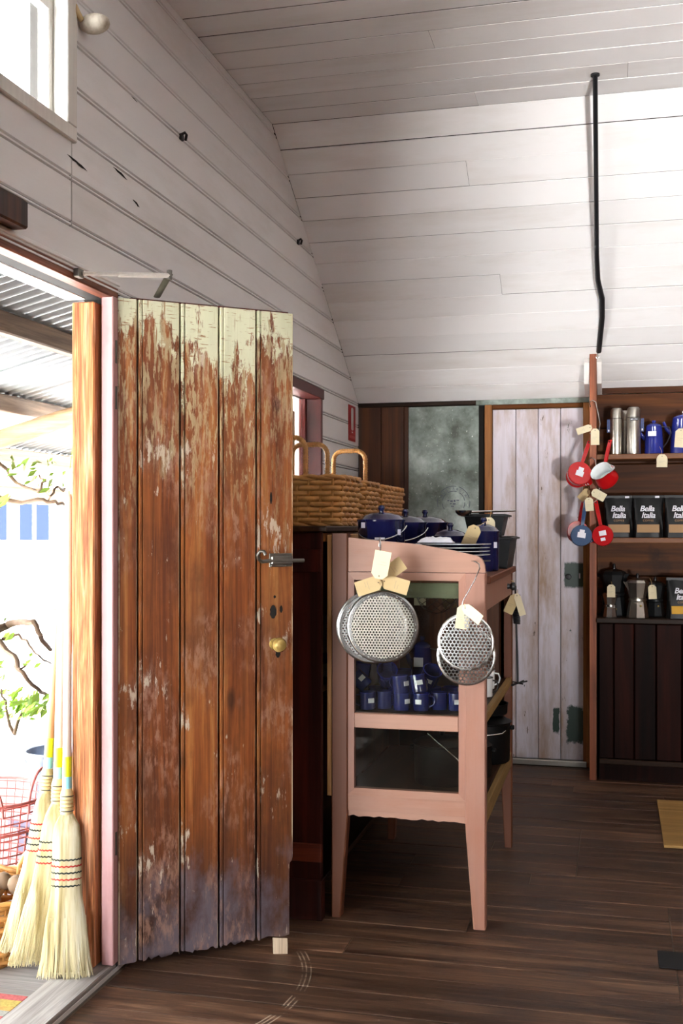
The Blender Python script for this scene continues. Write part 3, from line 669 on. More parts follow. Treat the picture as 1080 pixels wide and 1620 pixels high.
MB().box(.05, .03, .0, UW, .06, .095).build('kick_board', m['base_z'], su)
# white moulding round the head of the upright
tm = thing('trim_4', 'white plaster moulding where the shelf upright meets the slope', 'trim', (XS, 6.04, 2.1), kind='structure')
for x0, x1, yy in ((-.03, -.002, .0), (.038, .062, .0)):
    MB().prism([(x0, .05, .03), (x0, .30, -.01), (x0, .16, .155), (x0, .03, .165), (x0, .0, .14)], (x1 - x0, 0, 0)).build('moulding', m['plaster'], tm)
def at_y(px, Y, z): # point over pixel column px on the plane Y at height z
    p = ony(px, 830, Y); p.z = z; return p
# --- vacuum flasks
def flask(p, h, r, label, tagside):
    t = thing('vacuum_flask', label, 'flask', p, group='steel vacuum flasks on the top shelf')
    MB().lathe([(0, 0), (r * .97, 0), (r, .004), (r, h * .76), (r * .97, h * .775), (0, h * .775)], 24).build('body', m['brushed'], t, 40)
    MB().lathe([(r * .94, h * .765), (r * .95, h * .785), (r * .94, h * .785)], 24).build('seal', m['black_rim'], t, 40)
    MB().lathe([(0, h * .78), (r * .92, h * .78), (r * .92, h * .93), (r * .86, h * .975), (r * .7, h), (0, h)], 24).build('cup', m['brushed'], t, 50)
    if tagside:
        tg = MB().box(tagside * r * 1.02, -.012, h * .48, tagside * (r + .016), -.010, h * .76).build('swing_tag', m['tag_blue'], t)
        MB().box(tagside * (r + .004), -.0125, h * .5, tagside * (r + .011), -.012, h * .54).build('print', m['sticker'], tg)
    if tagside > 0:
        MB().box(-.02, -r - .0005, h * .71, .024, -r + .006, h * .765).build('label_band', m['black_rim'], t)
        for k, w_ in enumerate((.008, .005, .006, .007, .005)): MB().box(-.016 + .0075 * k, -r - .001, h * .727, -.016 + .0075 * k + w_ * .8, -r, h * (.745 + .004 * (k % 2))).build('print', m['sticker'], t)
    return t
flask(at_y(975, 6.12, SZ[0]), .25, .034, 'left steel vacuum flask on the top shelf with blue tag', -1)
flask(at_y(988, 6.22, SZ[0]), .246, .031, 'steel vacuum flask standing behind the two front flasks', 0)
flask(at_y(1002, 6.10, SZ[0]), .252, .037, 'right steel vacuum flask on the top shelf with dark label band', 1)
def coffee_pot(p, h, r, mat, label, side=1, sticker=True, knobm=None):
    t = thing('enamel_coffee_pot', label, 'coffee pot', p, group='blue enamel coffee pots')
    MB().lathe([(0, 0), (r, 0), (r * 1.0, .006), (r * .95, h * .4), (r * .82, h * .8), (r * .84, h * .815), (r * .8, h * .82), (0, h * .82)], 28).build('body', mat, t, 40)
    l = MB().lathe([(r * .82, h * .815), (r * .78, h * .85), (r * .45, h * .9), (r * .12, h * .925), (0, h * .925)], 28).build('lid', mat, t, 50)
    MB().lathe([(0, h * .92), (.007, h * .92), (.011, h * .95), (.009, h * .99), (0, h)], 14).build('knob', knobm or mat, l, 50)
    MB().tube([(side * r * .78, -.01, h * .80), (side * (r + .028), -.02, h * .78), (side * (r + .036), -.024, h * .62), (side * (r + .018), -.02, h * .36), (side * r * .92, -.01, h * .2)], .0055, 8, flat=.5).build('handle', m['old_metal'], t, 50)
    MB().tube([(-side * r * .8, .02, h * .45), (-side * (r + .015), .03, h * .6), (-side * (r + .03), .035, h * .76)], [.014, .010, .007], 10).build('spout', mat, t, 50)
    if sticker:
        st_ = MB().box(-r * .62, -r * .9 - .004, h * .52, r * .2, -r * .9 + .012, h * .66).build('price_sticker', m['sticker'], t)
    return t
coffee_pot(at_y(1034, 6.15, SZ[0]), .185, .051, m['blue'], 'smaller blue enamel coffee pot with white price sticker on the top shelf')
coffee_pot(at_y(1081, 6.17, SZ[0]), .235, .072, m['blue'], 'larger blue enamel coffee pot cut off by the right edge', 1, False, m['steel'])
p = at_y(1047, 6.03, 1.735); hang_tag(p, .055, .068, .02, 'card tag hanging over the top shelf edge below the blue coffee pot', hang=p + Vector((-.01, .06, .05)))
p = at_y(1077, 6.05, 1.87); hang_tag(p, .055, .10, .08, 'card tag on the larger blue coffee pot at the right edge', hang=p + Vector((.02, .04, .03)))
# --- coffee bags
def coffee_bag(p, w, h, label, band, yaw=0, sh=None):
    t = thing('coffee_bag', label, 'bag', p, (0, 0, yaw), 'black foil coffee bags')
    rings = []; n = 24
    for k in range(9):
        f = k / 8; z = h * f; dep = .034 * (1 - f ** 1.6) + .0025; ww = w / 2 * (1 - .06 * math.sin(PI * f) + .02 * f)
        rings.append([(ww * (abs(math.cos(a)) ** .35) * (1 if math.cos(a) >= 0 else -1), dep * (abs(math.sin(a)) ** .9) * (1 if math.sin(a) >= 0 else -1) + .004 * math.sin(7 * a + 5 * f), z) for a in [2 * PI * j / n for j in range(n)]])
    MB().loft(rings).build('pouch', m['black_bag'], t, 45)
    MB().box(-w / 2 * 1.01, -.004, h * .985, w / 2 * 1.01, .004, h * 1.06, .001).build('top_seal', m['black_bag'], t)
    MB().box(w * .22, -.0055, h * .99, w * .36, -.004, h * 1.04).build('price_sticker', m['sticker'], t)
    fy = lambda f: -(.034 * (1 - f ** 1.6) + .0025) - .0028
    b0, b1 = .16, .31; lab = MB()
    rows = []
    for f in (.13, .2, .27, .33): rows.append([(-w * .36, fy(f) - .002, h * f), (w * .36, fy(f) - .002, h * f), (w * .36, fy(f) + .004, h * f), (-w * .36, fy(f) + .004, h * f)])
    lab.loft(rows).build('label_band', band, t)
    ang = math.atan2(.034 * 1.3, h)
    text('lettering', 'Bella', h * .2, m['sticker'], t, (-w * .04, fy(.66) - .003, h * .72), (PI / 2 - ang, 0, 0), .25, .92, .0008)
    text('lettering', 'Italia', h * .2, m['sticker'], t, (.0, fy(.5) - .003, h * .555), (PI / 2 - ang, 0, 0), .25, .92, .0008)
    text('lettering', 'COFFEE', h * .07, m['tan_band'], t, (.0, fy(.42) - .003, h * .425), (PI / 2 - ang, 0, 0), 0, 1.1)
    return t
coffee_bag(at_y(978, 6.14, SZ[1]), .155, .215, 'left black coffee bag on the middle shelf', m['tan_band'], .06)
coffee_bag(at_y(1025, 6.13, SZ[1]), .16, .215, 'middle black coffee bag on the middle shelf', m['tan_band'], -.03)
coffee_bag(at_y(1075, 6.12, SZ[1]), .16, .215, 'right black coffee bag on the middle shelf at the picture edge', m['tan_band'], 0)
coffee_bag(at_y(1078, 6.10, SZ[2]), .16, .205, 'black coffee bag with yellow band on the counter by the moka pots', m['yellow_band'], .1)
# --- moka pots
def moka(p, s, label, mat, yaw=0.0):
    t = thing('moka_pot', label, 'moka pot', p, (0, 0, yaw), 'aluminium moka pots')
    def oct_(prof): return MB().loft([[(r * math.cos(2 * PI * k / 8 + PI / 8), r * math.sin(2 * PI * k / 8 + PI / 8), z) for k in range(8)] for r, z in prof])
    oct_([(.052 * s, 0), (.053 * s, .004), (.042 * s, .075 * s), (.038 * s, .082 * s)]).build('boiler', mat, t)
    MB().lathe([(.036 * s, .08 * s), (.043 * s, .083 * s), (.043 * s, .094 * s), (.036 * s, .097 * s)], 24).build('collar', mat, t, 40)
    oct_([(.036 * s, .094 * s), (.040 * s, .1 * s), (.056 * s, .17 * s), (.053 * s, .172 * s)]).build('jug', mat, t)
    l = oct_([(.056 * s, .171 * s), (.045 * s, .183 * s), (.008, .194 * s)]).build('lid', mat, t)
    MB().lathe([(0, .19 * s), (.008, .19 * s), (.01, .205 * s), (.006, .215 * s), (0, .216 * s)], 10).build('knob', m['black_rim'], l, 50)
    MB().tube([(.05 * s, 0, .165 * s), (.085 * s, 0, .165 * s), (.092 * s, 0, .14 * s), (.085 * s, 0, .09 * s)], .008 * s, 8, flat=1.2).build('handle', m['black_rim'], t, 50)
    MB().add([(-.045 * s, -.014, .172 * s), (-.045 * s, .014, .172 * s), (-.072 * s, 0, .176 * s), (-.044 * s, 0, .13 * s)], [(0, 1, 2), (0, 2, 3), (1, 3, 2), (0, 3, 1)]).build('spout', mat, t)
    MB().ball((0, -.05 * s, .06 * s), .006, 8, 6).build('valve', m['brass'], t, 50)
    return t
moka(at_y(971, 6.22, SZ[2]), 1.32, 'tall dark moka pot at the back of the counter', m['tin'], 2.6)
moka(at_y(965, 6.08, SZ[2]), .72, 'small bright moka pot in front with a card tag', m['steel'], 2.2)
moka(at_y(1008, 6.10, SZ[2]), 1.1, 'faceted grey moka pot in the middle of the counter', m['brushed'], .3)
moka(at_y(1036, 6.2, SZ[2]), 1.0, 'dark moka pot behind the card tag beside the black coffee bag', m['tin'], .3)
p = at_y(966.5, 6.03, 1.045); hang_tag(p, .042, .068, .0, 'card tag on the small bright moka pot', hang=p + Vector((0, .03, .02)))
p = at_y(1031, 6.05, 1.045); hang_tag(p, .042, .075, -.06, 'card tag hanging on the faceted grey moka pot', hang=p + Vector((-.01, .03, .04)))
# --- hanging saucepans
def saucepan(p, r, h, hl, rot, mat, label, stk, lip=1):
    t = thing('milk_pan', label, 'saucepan', p, rot, 'enamel milk pans hanging on the upright')
    n = 40; mouth = lambda a: 1 + .55 * max(0, math.cos(a - (0 if lip > 0 else PI))) ** 14
    pr = [(0, 0), (r * .96, 0), (r, .004), (r * .97, h * .3), (r * .84, h * .7), (r * .82, h * .85), (r * .92, h)]
    rings = []
    for k, (rr, z) in enumerate(pr):
        f = max(0, (z / h - .72) / .28)
        rings.append([(max(rr, 1e-4) * (1 + (mouth(a) - 1) * f) * math.cos(a), max(rr, 1e-4) * (1 + (mouth(a) - 1) * f) * math.sin(a), z) for a in [2 * PI * j / n for j in range(n)]])
    MB().loft(rings, caps=False).build('body', mat, t, 40)
    ins = []
    for rr, z in [(r * .92, h), (r * .80, h * .85), (r * .82, h * .7), (r * .94, h * .3), (r * .94, .006), (0, .006)]:
        f = max(0, (z / h - .72) / .28)
        ins.append([(max(rr, 1e-4) * (1 + (mouth(a) - 1) * f) * math.cos(a), max(rr, 1e-4) * (1 + (mouth(a) - 1) * f) * math.sin(a), z + .0004) for a in [2 * PI * j / n for j in range(n)]])
    MB().loft(ins, caps=False).build('lining', m['white_enamel'], t, 40)
    hd = MB().loft([[(x * w_, y0, h * .72 + dz + z_ * th_) for x, z_ in ((-1, -1), (1, -1), (1.15, 0), (1, 1), (-1, 1), (-1.15, 0))] for y0, w_, th_, dz in ((-r * .86, .009, .006, 0), (-r - .02, .0085, .005, .004), (-r - hl * .6, .010, .004, .012), (-r - hl, .0095, .0035, .016))]).build('handle', mat, t, 50)
    MB().cyl((0, -r - hl + .012, h * .72 + .009), (0, -r - hl + .012, h * .72 + .022), .004, seg=8).build('hanging_hole', m['black_rim'], hd)
    for x, y_, w_, h_ in stk: MB().box(x - w_ / 2, y_ - h_ / 2, -.0014, x + w_ / 2, y_ + h_ / 2, .001).build('price_sticker', m['sticker'], t)
    return t
stk1 = [(0, -.002, .042, .028), (0, -.021, .026, .02)]
def rx(tilt, yaw=0, lean=0): # bottom towards the viewer, handle up
    return (Matrix.Rotation(yaw, 4, 'Z') @ Matrix.Rotation(tilt, 4, 'Y') @ Matrix.Rotation(-PI / 2 + lean, 4, 'X')).to_euler()
saucepan(at_y(917, 5.93, 1.37 + 82 / FPX * 5.8), .063, .085, .15, rx(.36, .15, -.25), m['red'], 'red milk pan hanging upper left, its base to the viewer', [(0, .004, .04, .028), (0, -.02, .027, .022)], 1)
saucepan(at_y(962, 5.97, 1.37 + 70 / FPX * 5.8), .062, .085, .15, (Matrix.Rotation(-.55, 4, 'Z') @ Matrix.Rotation(-.12, 4, 'Y') @ Matrix.Rotation(PI / 2 - .62, 4, 'X') @ Matrix.Rotation(PI, 4, 'Z')).to_euler(), m['red'], 'red milk pan hanging upper right with its white inside showing', [], -1)
saucepan(at_y(914, 5.99, 1.37 - 10 / FPX * 5.9), .056, .07, .13, rx(.22, .1, -.2), m['red'], 'red milk pan mostly hidden behind the blue pan', [], 1)
saucepan(at_y(919.5, 5.90, 1.37 - 17 / FPX * 5.8), .056, .07, .14, rx(.16, .1, -.1), m['slate'], 'slate blue milk pan hanging lowest on the left', stk1, 1)
saucepan(at_y(953, 5.93, 1.37 - 17 / FPX * 5.8), .055, .07, .14, rx(-.2, .0, -.1), m['red'], 'red milk pan hanging lowest on the right with two stickers', [(.002, -.012, .036, .026), (-.002, .02, .024, .016)], -1)
for i, (px, py0, py1, lab) in enumerate(((937, 636, 690, 'upper wire hook carrying the red milk pans on the upright'), (936, 727, 795, 'lower wire hook carrying the blue and red milk pans'))):
    A = at_y(px, 6.03, 1.37 + (830 - py0) / FPX * 5.86); B = at_y(px + 3, 5.98, 1.37 + (830 - py1) / FPX * 5.82)
    hk = thing('wire_hook', lab, 'hook', A, group='wire hooks on the shelf upright')
    D = B - A; r = .022
    pts = [Vector((-.012, .02, -.022)), Vector((-.016, .01, .0)), Vector((0, .0, .012)), Vector((.016, -.01, .0)), Vector((.03, -.02, D.z * .35)), Vector((.04, -.03, D.z * .65)), Vector((.03, -.035, D.z * .93)), Vector((.008, -.04, D.z)), Vector((-.014, -.04, D.z * .9))]
    MB().tube(pts, .0028, 6).build('wire', m['steel'], hk, 60)
for px, py, w_, h_, tl, lab, mt in ((941, 680, .044, .085, .0, 'cream tag in front of the upper red pan handles', 'paper'), (934, 676, .036, .08, 1.25, 'cream tag sticking out left above the upper red pans', 'paper'),
        (931, 789, .042, .07, -.08, 'cream tag in front of the lower pan handles', 'paper'), (938, 778, .044, .075, -1.05, 'cream tag pointing right between upper and lower pans', 'paper'), (930, 775, .04, .07, .75, 'shaded kraft tag behind the lower pan handles', 'kraft')):
    p = at_y(px, 5.86 if tl != .75 else 5.97, 1.37 + (830 - py) / FPX * 5.72); hang_tag(p, w_, h_, tl, lab, m[mt], hang=p + Vector((0, .05, .02)))
# tan board on the floor at the right edge, dark metal patches in the floor
A, B = onz(1050, 1342, 0), onz(1050, 1270, 0)
pl = MB().box(A.x, A.y, .002, A.x + .7, B.y, .014, .002).build('plywood_sheet', m['ply']); tag(pl, 'tan plywood sheet lying on the floor at the right edge', 'board')
A = onz(1042, 1532, 0); B = onz(1042, 1506, 0)
pt = MB().box(A.x, A.y, .0015, A.x + .3, B.y, .005, .002).build('floor_patch', m['tin']); tag(pt, 'dark metal patch plate nailed on the floor boards', 'plate')
# ================================================================ DARK RED COUNTER AND WICKER BASKETS
ct = thing('counter_unit', 'dark red timber counter beside the door carrying wicker baskets', 'counter', (.02, 3.68, 0))
CW, CL, CH = .47, 1.75, 1.345
MB().box(0, 0, .02, CW, .028, CH, .003).build('end_panel', m['red_unit'], ct)
MB().box(0, -.012, .0, CW + .006, .03, .14, .003).build('plinth', m['red_unit'], ct)
MB().box(0, -.008, .20, CW + .004, .0, .265, .004).build('panel_rail', wood('red_brown_rail', ('#3a1308', '#5e2412', '#7c371c'), 'x', .4, .05, .2), ct)
MB().box(0, -.005, CH - .14, CW, .0, CH - .06, .003).build('panel_rail', m['red_unit'], ct)
MB().box(0, CL - .03, .02, CW, CL, CH, .003).build('end_panel', m['red_unit'], ct)
MB().box(-.01, -.02, CH, CW + .025, CL + .02, CH + .02, .004).build('counter_top', m['dark_y'], ct)
for z in (.1, .78): MB().box(0, .03, z, CW - .01, CL - .03, z + .022, .002).build('shelf', m['dark_y'], ct)
MB().box(CW - .02, .03, CH - .035, CW, CL - .03, CH - .004, .002).build('front_rail', m['orange_z'], ct)
MB().box(-.005, .03, .02, .012, CL - .03, CH).build('back_panel', m['red_unit'], ct)
jg = thing('enamel_jug', 'white enamel jug with blue band on the counter shelf', 'jug', (.40, 4.02, .803))
MB().lathe([(0, 0), (.06, 0), (.066, .05), (.062, .16), (.055, .2), (.06, .22), (.056, .22)], 24).build('body', m['white_enamel'], jg, 40)
MB().lathe([(.0665, .05), (.0655, .09), (.064, .09)], 24).build('blue_band', m['blue'], jg, 40)
MB().tube([(.055, .0, .2), (.1, 0, .19), (.105, 0, .12), (.066, 0, .06)], .006, 8).build('handle', m['white_enamel'], jg, 50)
def perim(wx, wy, r, n):
    """points and outward normals round a rounded rectangle centred on the origin"""
    out = []; seg = [(wx / 2 - r, wy / 2 - r, 0), (-wx / 2 + r, wy / 2 - r, 90), (-wx / 2 + r, -wy / 2 + r, 180), (wx / 2 - r, -wy / 2 + r, 270)]
    raw = []
    for cx, cy, a0 in seg:
        for k in range(7):
            a = math.radians(a0 + 15 * k); raw.append((Vector((cx + r * math.cos(a), cy + r * math.sin(a), 0)), Vector((math.cos(a), math.sin(a), 0))))
    raw.append(raw[0]); d = [0]
    for p, q in zip(raw[:-1], raw[1:]): d.append(d[-1] + (q[0] - p[0]).length)
    for i in range(n):
        t = d[-1] * i / n; j = max(k for k in range(len(d)) if d[k] <= t + 1e-9); j = min(j, len(raw) - 2)
        f = (t - d[j]) / max(1e-9, d[j + 1] - d[j]); out.append((raw[j][0].lerp(raw[j + 1][0], f), raw[j][1].lerp(raw[j + 1][1], f).normalized()))
    return out
def basket(root, wx, wy, h, r, rows, ns, flare, mat, sr=.005, band=None):
    ns += ns % 2; P = perim(wx, wy, r, ns * 2)
    def pt(i, z, o): p, nn = P[i % len(P)]; return p * (1 + flare * z / h) + nn * o + Vector((0, 0, z))
    for k in range(rows):
        z = .012 + (h - .03) * (k + .5) / rows
        MB().tube([pt(i, z + random.uniform(-.001, .001), (.0075 if ((i // 2 + k) % 2) else -.0075) * (1 if i % 2 == 0 else 0)) for i in range(len(P))], (h - .03) / rows * .47, 6, closed=True).build('weaver', mat, root, 60)
    st_ = MB()
    for i in range(0, len(P), 2): st_.tube([pt(i, 0, 0), pt(i, h * .5, 0), pt(i, h - .005, 0)], sr, 5)
    st_.build('stakes', mat, root, 60, kind='stuff')
    for z0_, rr in ((.006, .008), (h - .008, .0085)):
        for ph in (0, PI):
            MB().tube([pt(i, z0_ + .006 * math.cos(i * .9 + ph), .006 * math.sin(i * .9 + ph)) for i in range(len(P))], rr, 6, closed=True).build('rim_strand' if z0_ > .1 else 'base_strand', mat, root, 60)
    MB().prism([pt(i, .006, -.004) for i in range(0, len(P), 2)], (0, 0, .008)).build('base', mat, root)
    if band:
        for i in band: 
            MB().loft([[pt(i - 1, z, .008), pt(i + 1, z, .008), pt(i + 1, z, .011), pt(i - 1, z, .011)] for z in (.03, h * .3, h * .6, h - .03)]).build('dark_stave', m['wicker_dark'], root)
def hoop(root, x0, x1, z0, z1, y, r, mat, rad=.045):
    pts = [(x0, y, z0 - .12), (x0, y, z0)]
    for k in range(7): a = PI - PI / 2 * k / 6; pts.append((x0 + rad + rad * math.cos(a), y, z1 - rad + rad * math.sin(a)))
    for k in range(7): a = PI / 2 - PI / 2 * k / 6; pts.append((x1 - rad + rad * math.cos(a), y, z1 - rad + rad * math.sin(a)))
    pts += [(x1, y, z0), (x1, y, z0 - .12)]
    h_ = MB().tube(pts, r, 10).build('handle', mat, root, 60)
    dense = []
    for a, b in zip(pts[:-1], pts[1:]):
        a, b = Vector(a), Vector(b); n = max(1, int((b - a).length / .0022))
        dense += [a.lerp(b, k / n) for k in range(n)]
    w = MB(); N = len(dense)
    hel = []
    for k, p in enumerate(dense):
        t = (dense[min(k + 1, N - 1)] - dense[max(k - 1, 0)]).normalized(); n1 = Vector((0, 1, 0)); n2 = t.cross(n1)
        a = k * 1.2; hel.append(p + (n1 * math.cos(a) + n2 * math.sin(a)) * (r + .0006))
    w.tube(hel, .0022, 4).build('wrapping', mat, h_)
zc = CH + .02
for i, (x0, x1, ya, yb, h, hx0, hx1, lab) in enumerate(((.06, .455, 4.10, 4.46, .195, .10, .27, 'nearest honey wicker basket half hidden by the door'),
        (.06, .462, 4.475, 4.80, .185, .10, .262, 'middle honey wicker basket in the row on the counter'),
        (.06, .465, 4.815, 5.36, .18, .175, .33, 'farthest honey wicker basket next to the blue pots'))):
    b = thing('wicker_basket', lab, 'basket', ((x0 + x1) / 2, (ya + yb) / 2, zc), group='wicker baskets on the counter')
    wx, wy = (x1 - x0) / 1.06, (yb - ya) / 1.06; ns = 2 * int((wx + wy) / .046)
    per = 2 * ns; L0 = wy - .06
    basket(b, wx, wy, h, .035, 8, ns, .06, m['wicker'], .006)
    cx = (x0 + x1) / 2; hoop(b, hx0 - cx, hx1 - cx, h, .355, -.0 if i else -.02, .0105, m['wicker'])
# ================================================================ PINK KITCHEN CABINET
KX, KY, KW, KL = .516, 3.72, .537, 1.03
kc = thing('kitchen_cabinet', 'old salmon-pink glazed kitchen cabinet on tall tapered legs', 'cabinet', (KX, KY, 0))
def post(x0, x1, y0, y1, z1, taper, mat, name='leg'):
    tx = (x1 - x0) * taper; ty = (y1 - y0) * taper; s_ = 1 if x0 < KW / 2 else -1
    def rg(z, dx): # outer faces stay plumb, inner faces taper
        a, b = (x0, x1 - dx) if s_ > 0 else (x0 + dx, x1)
        c = .004
        return [(a + c, y0, z), (b - c, y0, z), (b, y0 + c, z), (b, y1 - c, z), (b - c, y1, z), (a + c, y1, z), (a, y1 - c, z), (a, y0 + c, z)]
    MB().loft([rg(0, tx), rg(.30, tx * .15), rg(.36, 0), rg(z1 - .004, 0), rg(z1, 0.001)]).build(name, mat, kc)
post(0, .058, 0, .05, 1.340, .45, m['cab_brown'])
post(KW - .07, KW, 0, .05, 1.205, .40, m['cab_pink'])
post(0, .05, KL - .05, KL, 1.340, .4, m['cab_brown'])
post(KW - .05, KW, KL - .05, KL, 1.165, .4, m['cab_brown'])
# shaped crest board along the near end
cr = [(.060, 1.207), (.060, 1.325)]
for t, z in ((.15, 1.316), (.3, 1.303), (.42, 1.283), (.49, 1.268)): cr.append((t, z))
cr += [(.512, 1.262), (.526, 1.250), (.533, 1.232), (.536, 1.207)]
MB().prism([(x, .004, z) for x, z in cr], (0, .028, 0)).build('crest_board', m['cab_pink_x'], kc)
MB().prism([(x, KL - .03, z) for x, z in cr], (0, .026, 0)).build('crest_board', m['cab_pink_x'], kc)
MB().box(.0, .05, 1.168, KW + .012, KL + .012, 1.193, .003).build('table_top', m['cab_brown'], kc)
MB().box(-.019, .012, .42, -.001, KL, 1.335, .002).build('back_board', m['pine'], kc)
# mouldings round the two panes
y0, y1 = .006, .034
xl, xr = .058, KW - .07
MB().prism([(xl, y0, 1.205), (xr, y0, 1.205), (xr + .0, y0, 1.205), (xr - .022, y0, 1.178), (xl + .022, y0, 1.178)], (0, y1 - y0, 0)).build('top_moulding', m['cab_pink_x'], kc)
MB().prism([(xl, y0, 1.205), (xl + .022, y0, 1.178), (xl + .022, y0, .452), (xl, y0, .43)], (0, y1 - y0, 0)).build('stile_moulding', m['cab_pink'], kc)
MB().prism([(xr, y0, 1.205), (xr - .022, y0, 1.178), (xr - .022, y0, .452), (xr, y0, .43)], (0, y1 - y0, 0)).build('stile_moulding', m['cab_pink'], kc)
MB().prism([(xl, y0 - .004, .43), (xl + .022, y0 + .006, .453), (xr - .022, y0 + .006, .453), (xr, y0 - .004, .43)], (0, y1 - y0, 0)).build('sill_moulding', m['cab_pink_x'], kc)
MB().box(xl + .022, y0 - .002, .664, xr - .022, y1, .716, .003).build('middle_rail', m['cab_pink_x'], kc)
# bottom rail with chipped lower lip
n = 22; low = [(xl + (xr - xl) * k / n, y0, .358 + random.uniform(-.006, .003)) for k in range(n + 1)]
MB().prism([(xl, y0, .430), (xr, y0, .430), (xr, y0, .376), (xl, y0, .376)], (0, y1 - y0, 0)).build('bottom_rail', m['cab_pink_x'], kc)
MB().prism([(xl, y0 + .005, .3745), (xr, y0 + .005, .3745)] + [(x, y + .005, z) for x, y, z in reversed(low)], (0, .018, 0)).build('chipped_lip', m['cab_pink_x'], kc)
MB().box(xl + .016, .022, .715, xr - .016, .025, 1.18).build('pane', m['glass'], kc)
MB().box(xl + .016, .022, .45, xr - .016, .025, .667).build('pane', m['glass'], kc)
MB().box(xl + .01, .05, 1.115, xr - .0, .066, 1.168, .002).build('inner_rail', m['cab_green'], kc)
for z in (.388, .698): MB().box(.01, .045, z, KW - .023, KL - .02, z + .02, .002).build('shelf', m['dark_y'], kc)
MB().box(.001, .052, .41, .007, KL - .052, 1.165, .001).build('inner_shade_panel', m['brown_z'], kc)  # added dark panel; its colour carries the shade inside the cabinet
for z0, z1 in ((.345, .405), (.69, .722)): MB().box(KW - .022, .05, z0, KW - .002, KL - .045, z1, .002).build('side_rail', m['shelfwood_y'], kc)
MB().box(KW - .026, .05, 1.075, KW - .002, KL - .05, 1.167, .002).build('apron', m['cab_pink'], kc)
MB().lathe([(0, 0), (.012, 0), (.010, .01), (.018, .02), (.016, .03), (0, .033)], 16).xf(Matrix.Translation((KW - .002, KL - .22, 1.118)) @ Matrix.Rotation(PI / 2, 4, 'Y')).build('knob', m['black_iron'], kc, 40)
MB().box(.0, KL - .03, .40, KW - .05, KL - .012, 1.165, .002).build('far_panel', m['brown_z'], kc)
MB().box(KW - .048, KL - .05, .41, KW - .03, KL - .03, 1.07, .002).build('corner_strip', m['cab_green'], kc)
TZ, S1, S2 = 1.193, .718, .408
# --- cooking pots on top
def pot(p, r, h, mat, label, lid=True, bail=False, stickers=(), group='navy enamel pots on the cabinet', name='stock_pot', cat='pot', knob=.018, rot=0):
    t = thing(name, label, cat, p, (0, 0, rot), group)
    MB().lathe([(0, 0), (r * .94, 0), (r * .98, .006), (r, h * .9), (r * 1.03, h * .92), (r * 1.03, h * .94), (r * .97, h * .94), (r * .96, h * .1), (0, h * .08)], 36).build('body', mat, t, 40)
    if lid:
        l = MB().lathe([(r * 1.05, h * .935), (r * 1.06, h * .955), (r * .98, h * .965), (r * .8, h * .965 + .012), (r * .4, h * .965 + .022), (0, h * .965 + .025)], 36).build('lid', mat, t, 40)
        z = h * .965 + .022
        MB().lathe([(0, z), (knob * .5, z), (knob * .45, z + knob * .5), (knob * .75, z + knob), (knob * .55, z + knob * 1.5), (0, z + knob * 1.6)], 14).build('knob', m['black_rim'] if mat is m['cast'] else mat, l, 50)
    if bail:
        MB().tube([(r * 1.03 * math.cos(a), r * .55 - .02 + -abs(math.sin(a)) * r * 1.45 * 1.0, h * .84 - math.sin(a) * h * .25) for a in [PI * k / 16 for k in range(17)]], .0026, 6).build('bail', m['steel'], t, 60)
    for a, z, w_, h_ in stickers:
        M = Matrix.Rotation(math.radians(a), 4, 'Z') @ Matrix.Translation((0, -r * 1.0 - .0005, z))
        MB().box(-w_ / 2, -.0006, -h_ / 2, w_ / 2, .004, h_ / 2).xf(M).build('price_sticker', m['sticker'], t)
    return t
def px_top(px, d, z): p = at(px, 830, d); p.z = z; return p
pot(px_top(603, 4.02, TZ), .086, .205, m['navy_pot'], 'large navy enamel pot nearest the crest board with white stickers', True, True, ((-38, .175, .02, .02), (8, .122, .036, .018), (60, .15, .015, .02)))
pot(px_top(641, 4.30, TZ), .082, .195, m['navy_pot'], 'navy enamel pot just behind the large front pot', True, True, ((50, .09, .03, .03),))
pot(px_top(672, 4.52, TZ), .092, .195, m['navy_pot'], 'navy pot with domed knob lid in the middle of the cabinet top')
pot(px_top(712, 4.26, TZ), .066, .14, m['navy_pot'], 'low navy pot behind the stacked plates')
pot(px_top(765, 4.20, TZ), .058, .16, m['navy_pot'], 'navy pot at the right edge of the cabinet top with a tag on its lid', stickers=((55, .1, .016, .022),))
# grey bowl under a stack of wrapped enamel plates
bp = px_top(720, 3.97, TZ)
bo = thing('tin_bowl', 'grey tin bowl under the stacked plates', 'bowl', bp)
MB().lathe([(0, 0), (.06, 0), (.062, .003), (.098, .056), (.104, .058), (.096, .058), (.058, .008), (0, .006)], 32).build('bowl', m['old_metal'], bo, 40)
MB().box(.095, -.012, .045, .125, .012, .05, .001).build('grip', m['old_metal'], bo)
for k in range(4):
    q = thing('enamel_plate', ('lowest', 'second lowest', 'second highest', 'topmost')[k] + ' plate in the navy and white stack beside the crest board', 'plate', (bp.x + random.uniform(-.004, .004), bp.y, TZ + .059 + k * .0125), group='stacked enamel plates')
    MB().lathe([(0, 0), (.085, 0), (.105, .008), (.125, .0105), (.126, .012), (.105, .0098), (.084, .0025), (0, .0025)], 36).build('plate', m['navy'], q, 40)
    MB().lathe([(.124, .0095), (.1275, .0105), (.1275, .0125), (.124, .0125)], 36).build('rim', m['white_enamel'], q, 40)
wp = thing('wrapping_paper', 'crumpled white paper lying on the stacked plates', 'paper', (bp.x - .06, bp.y - .05, TZ + .1095))
n = 9; vs = []; fs = []
for i in range(n):
    for j in range(n):
        e = 1 - max(abs(i - 4), abs(j - 4)) / 4.0
        vs.append(((i - 4) * .0155 + random.uniform(-.004, .004), (j - 4) * .011 + random.uniform(-.003, .003), .004 + random.uniform(0, .016) * (e > 0) + .010 * e))
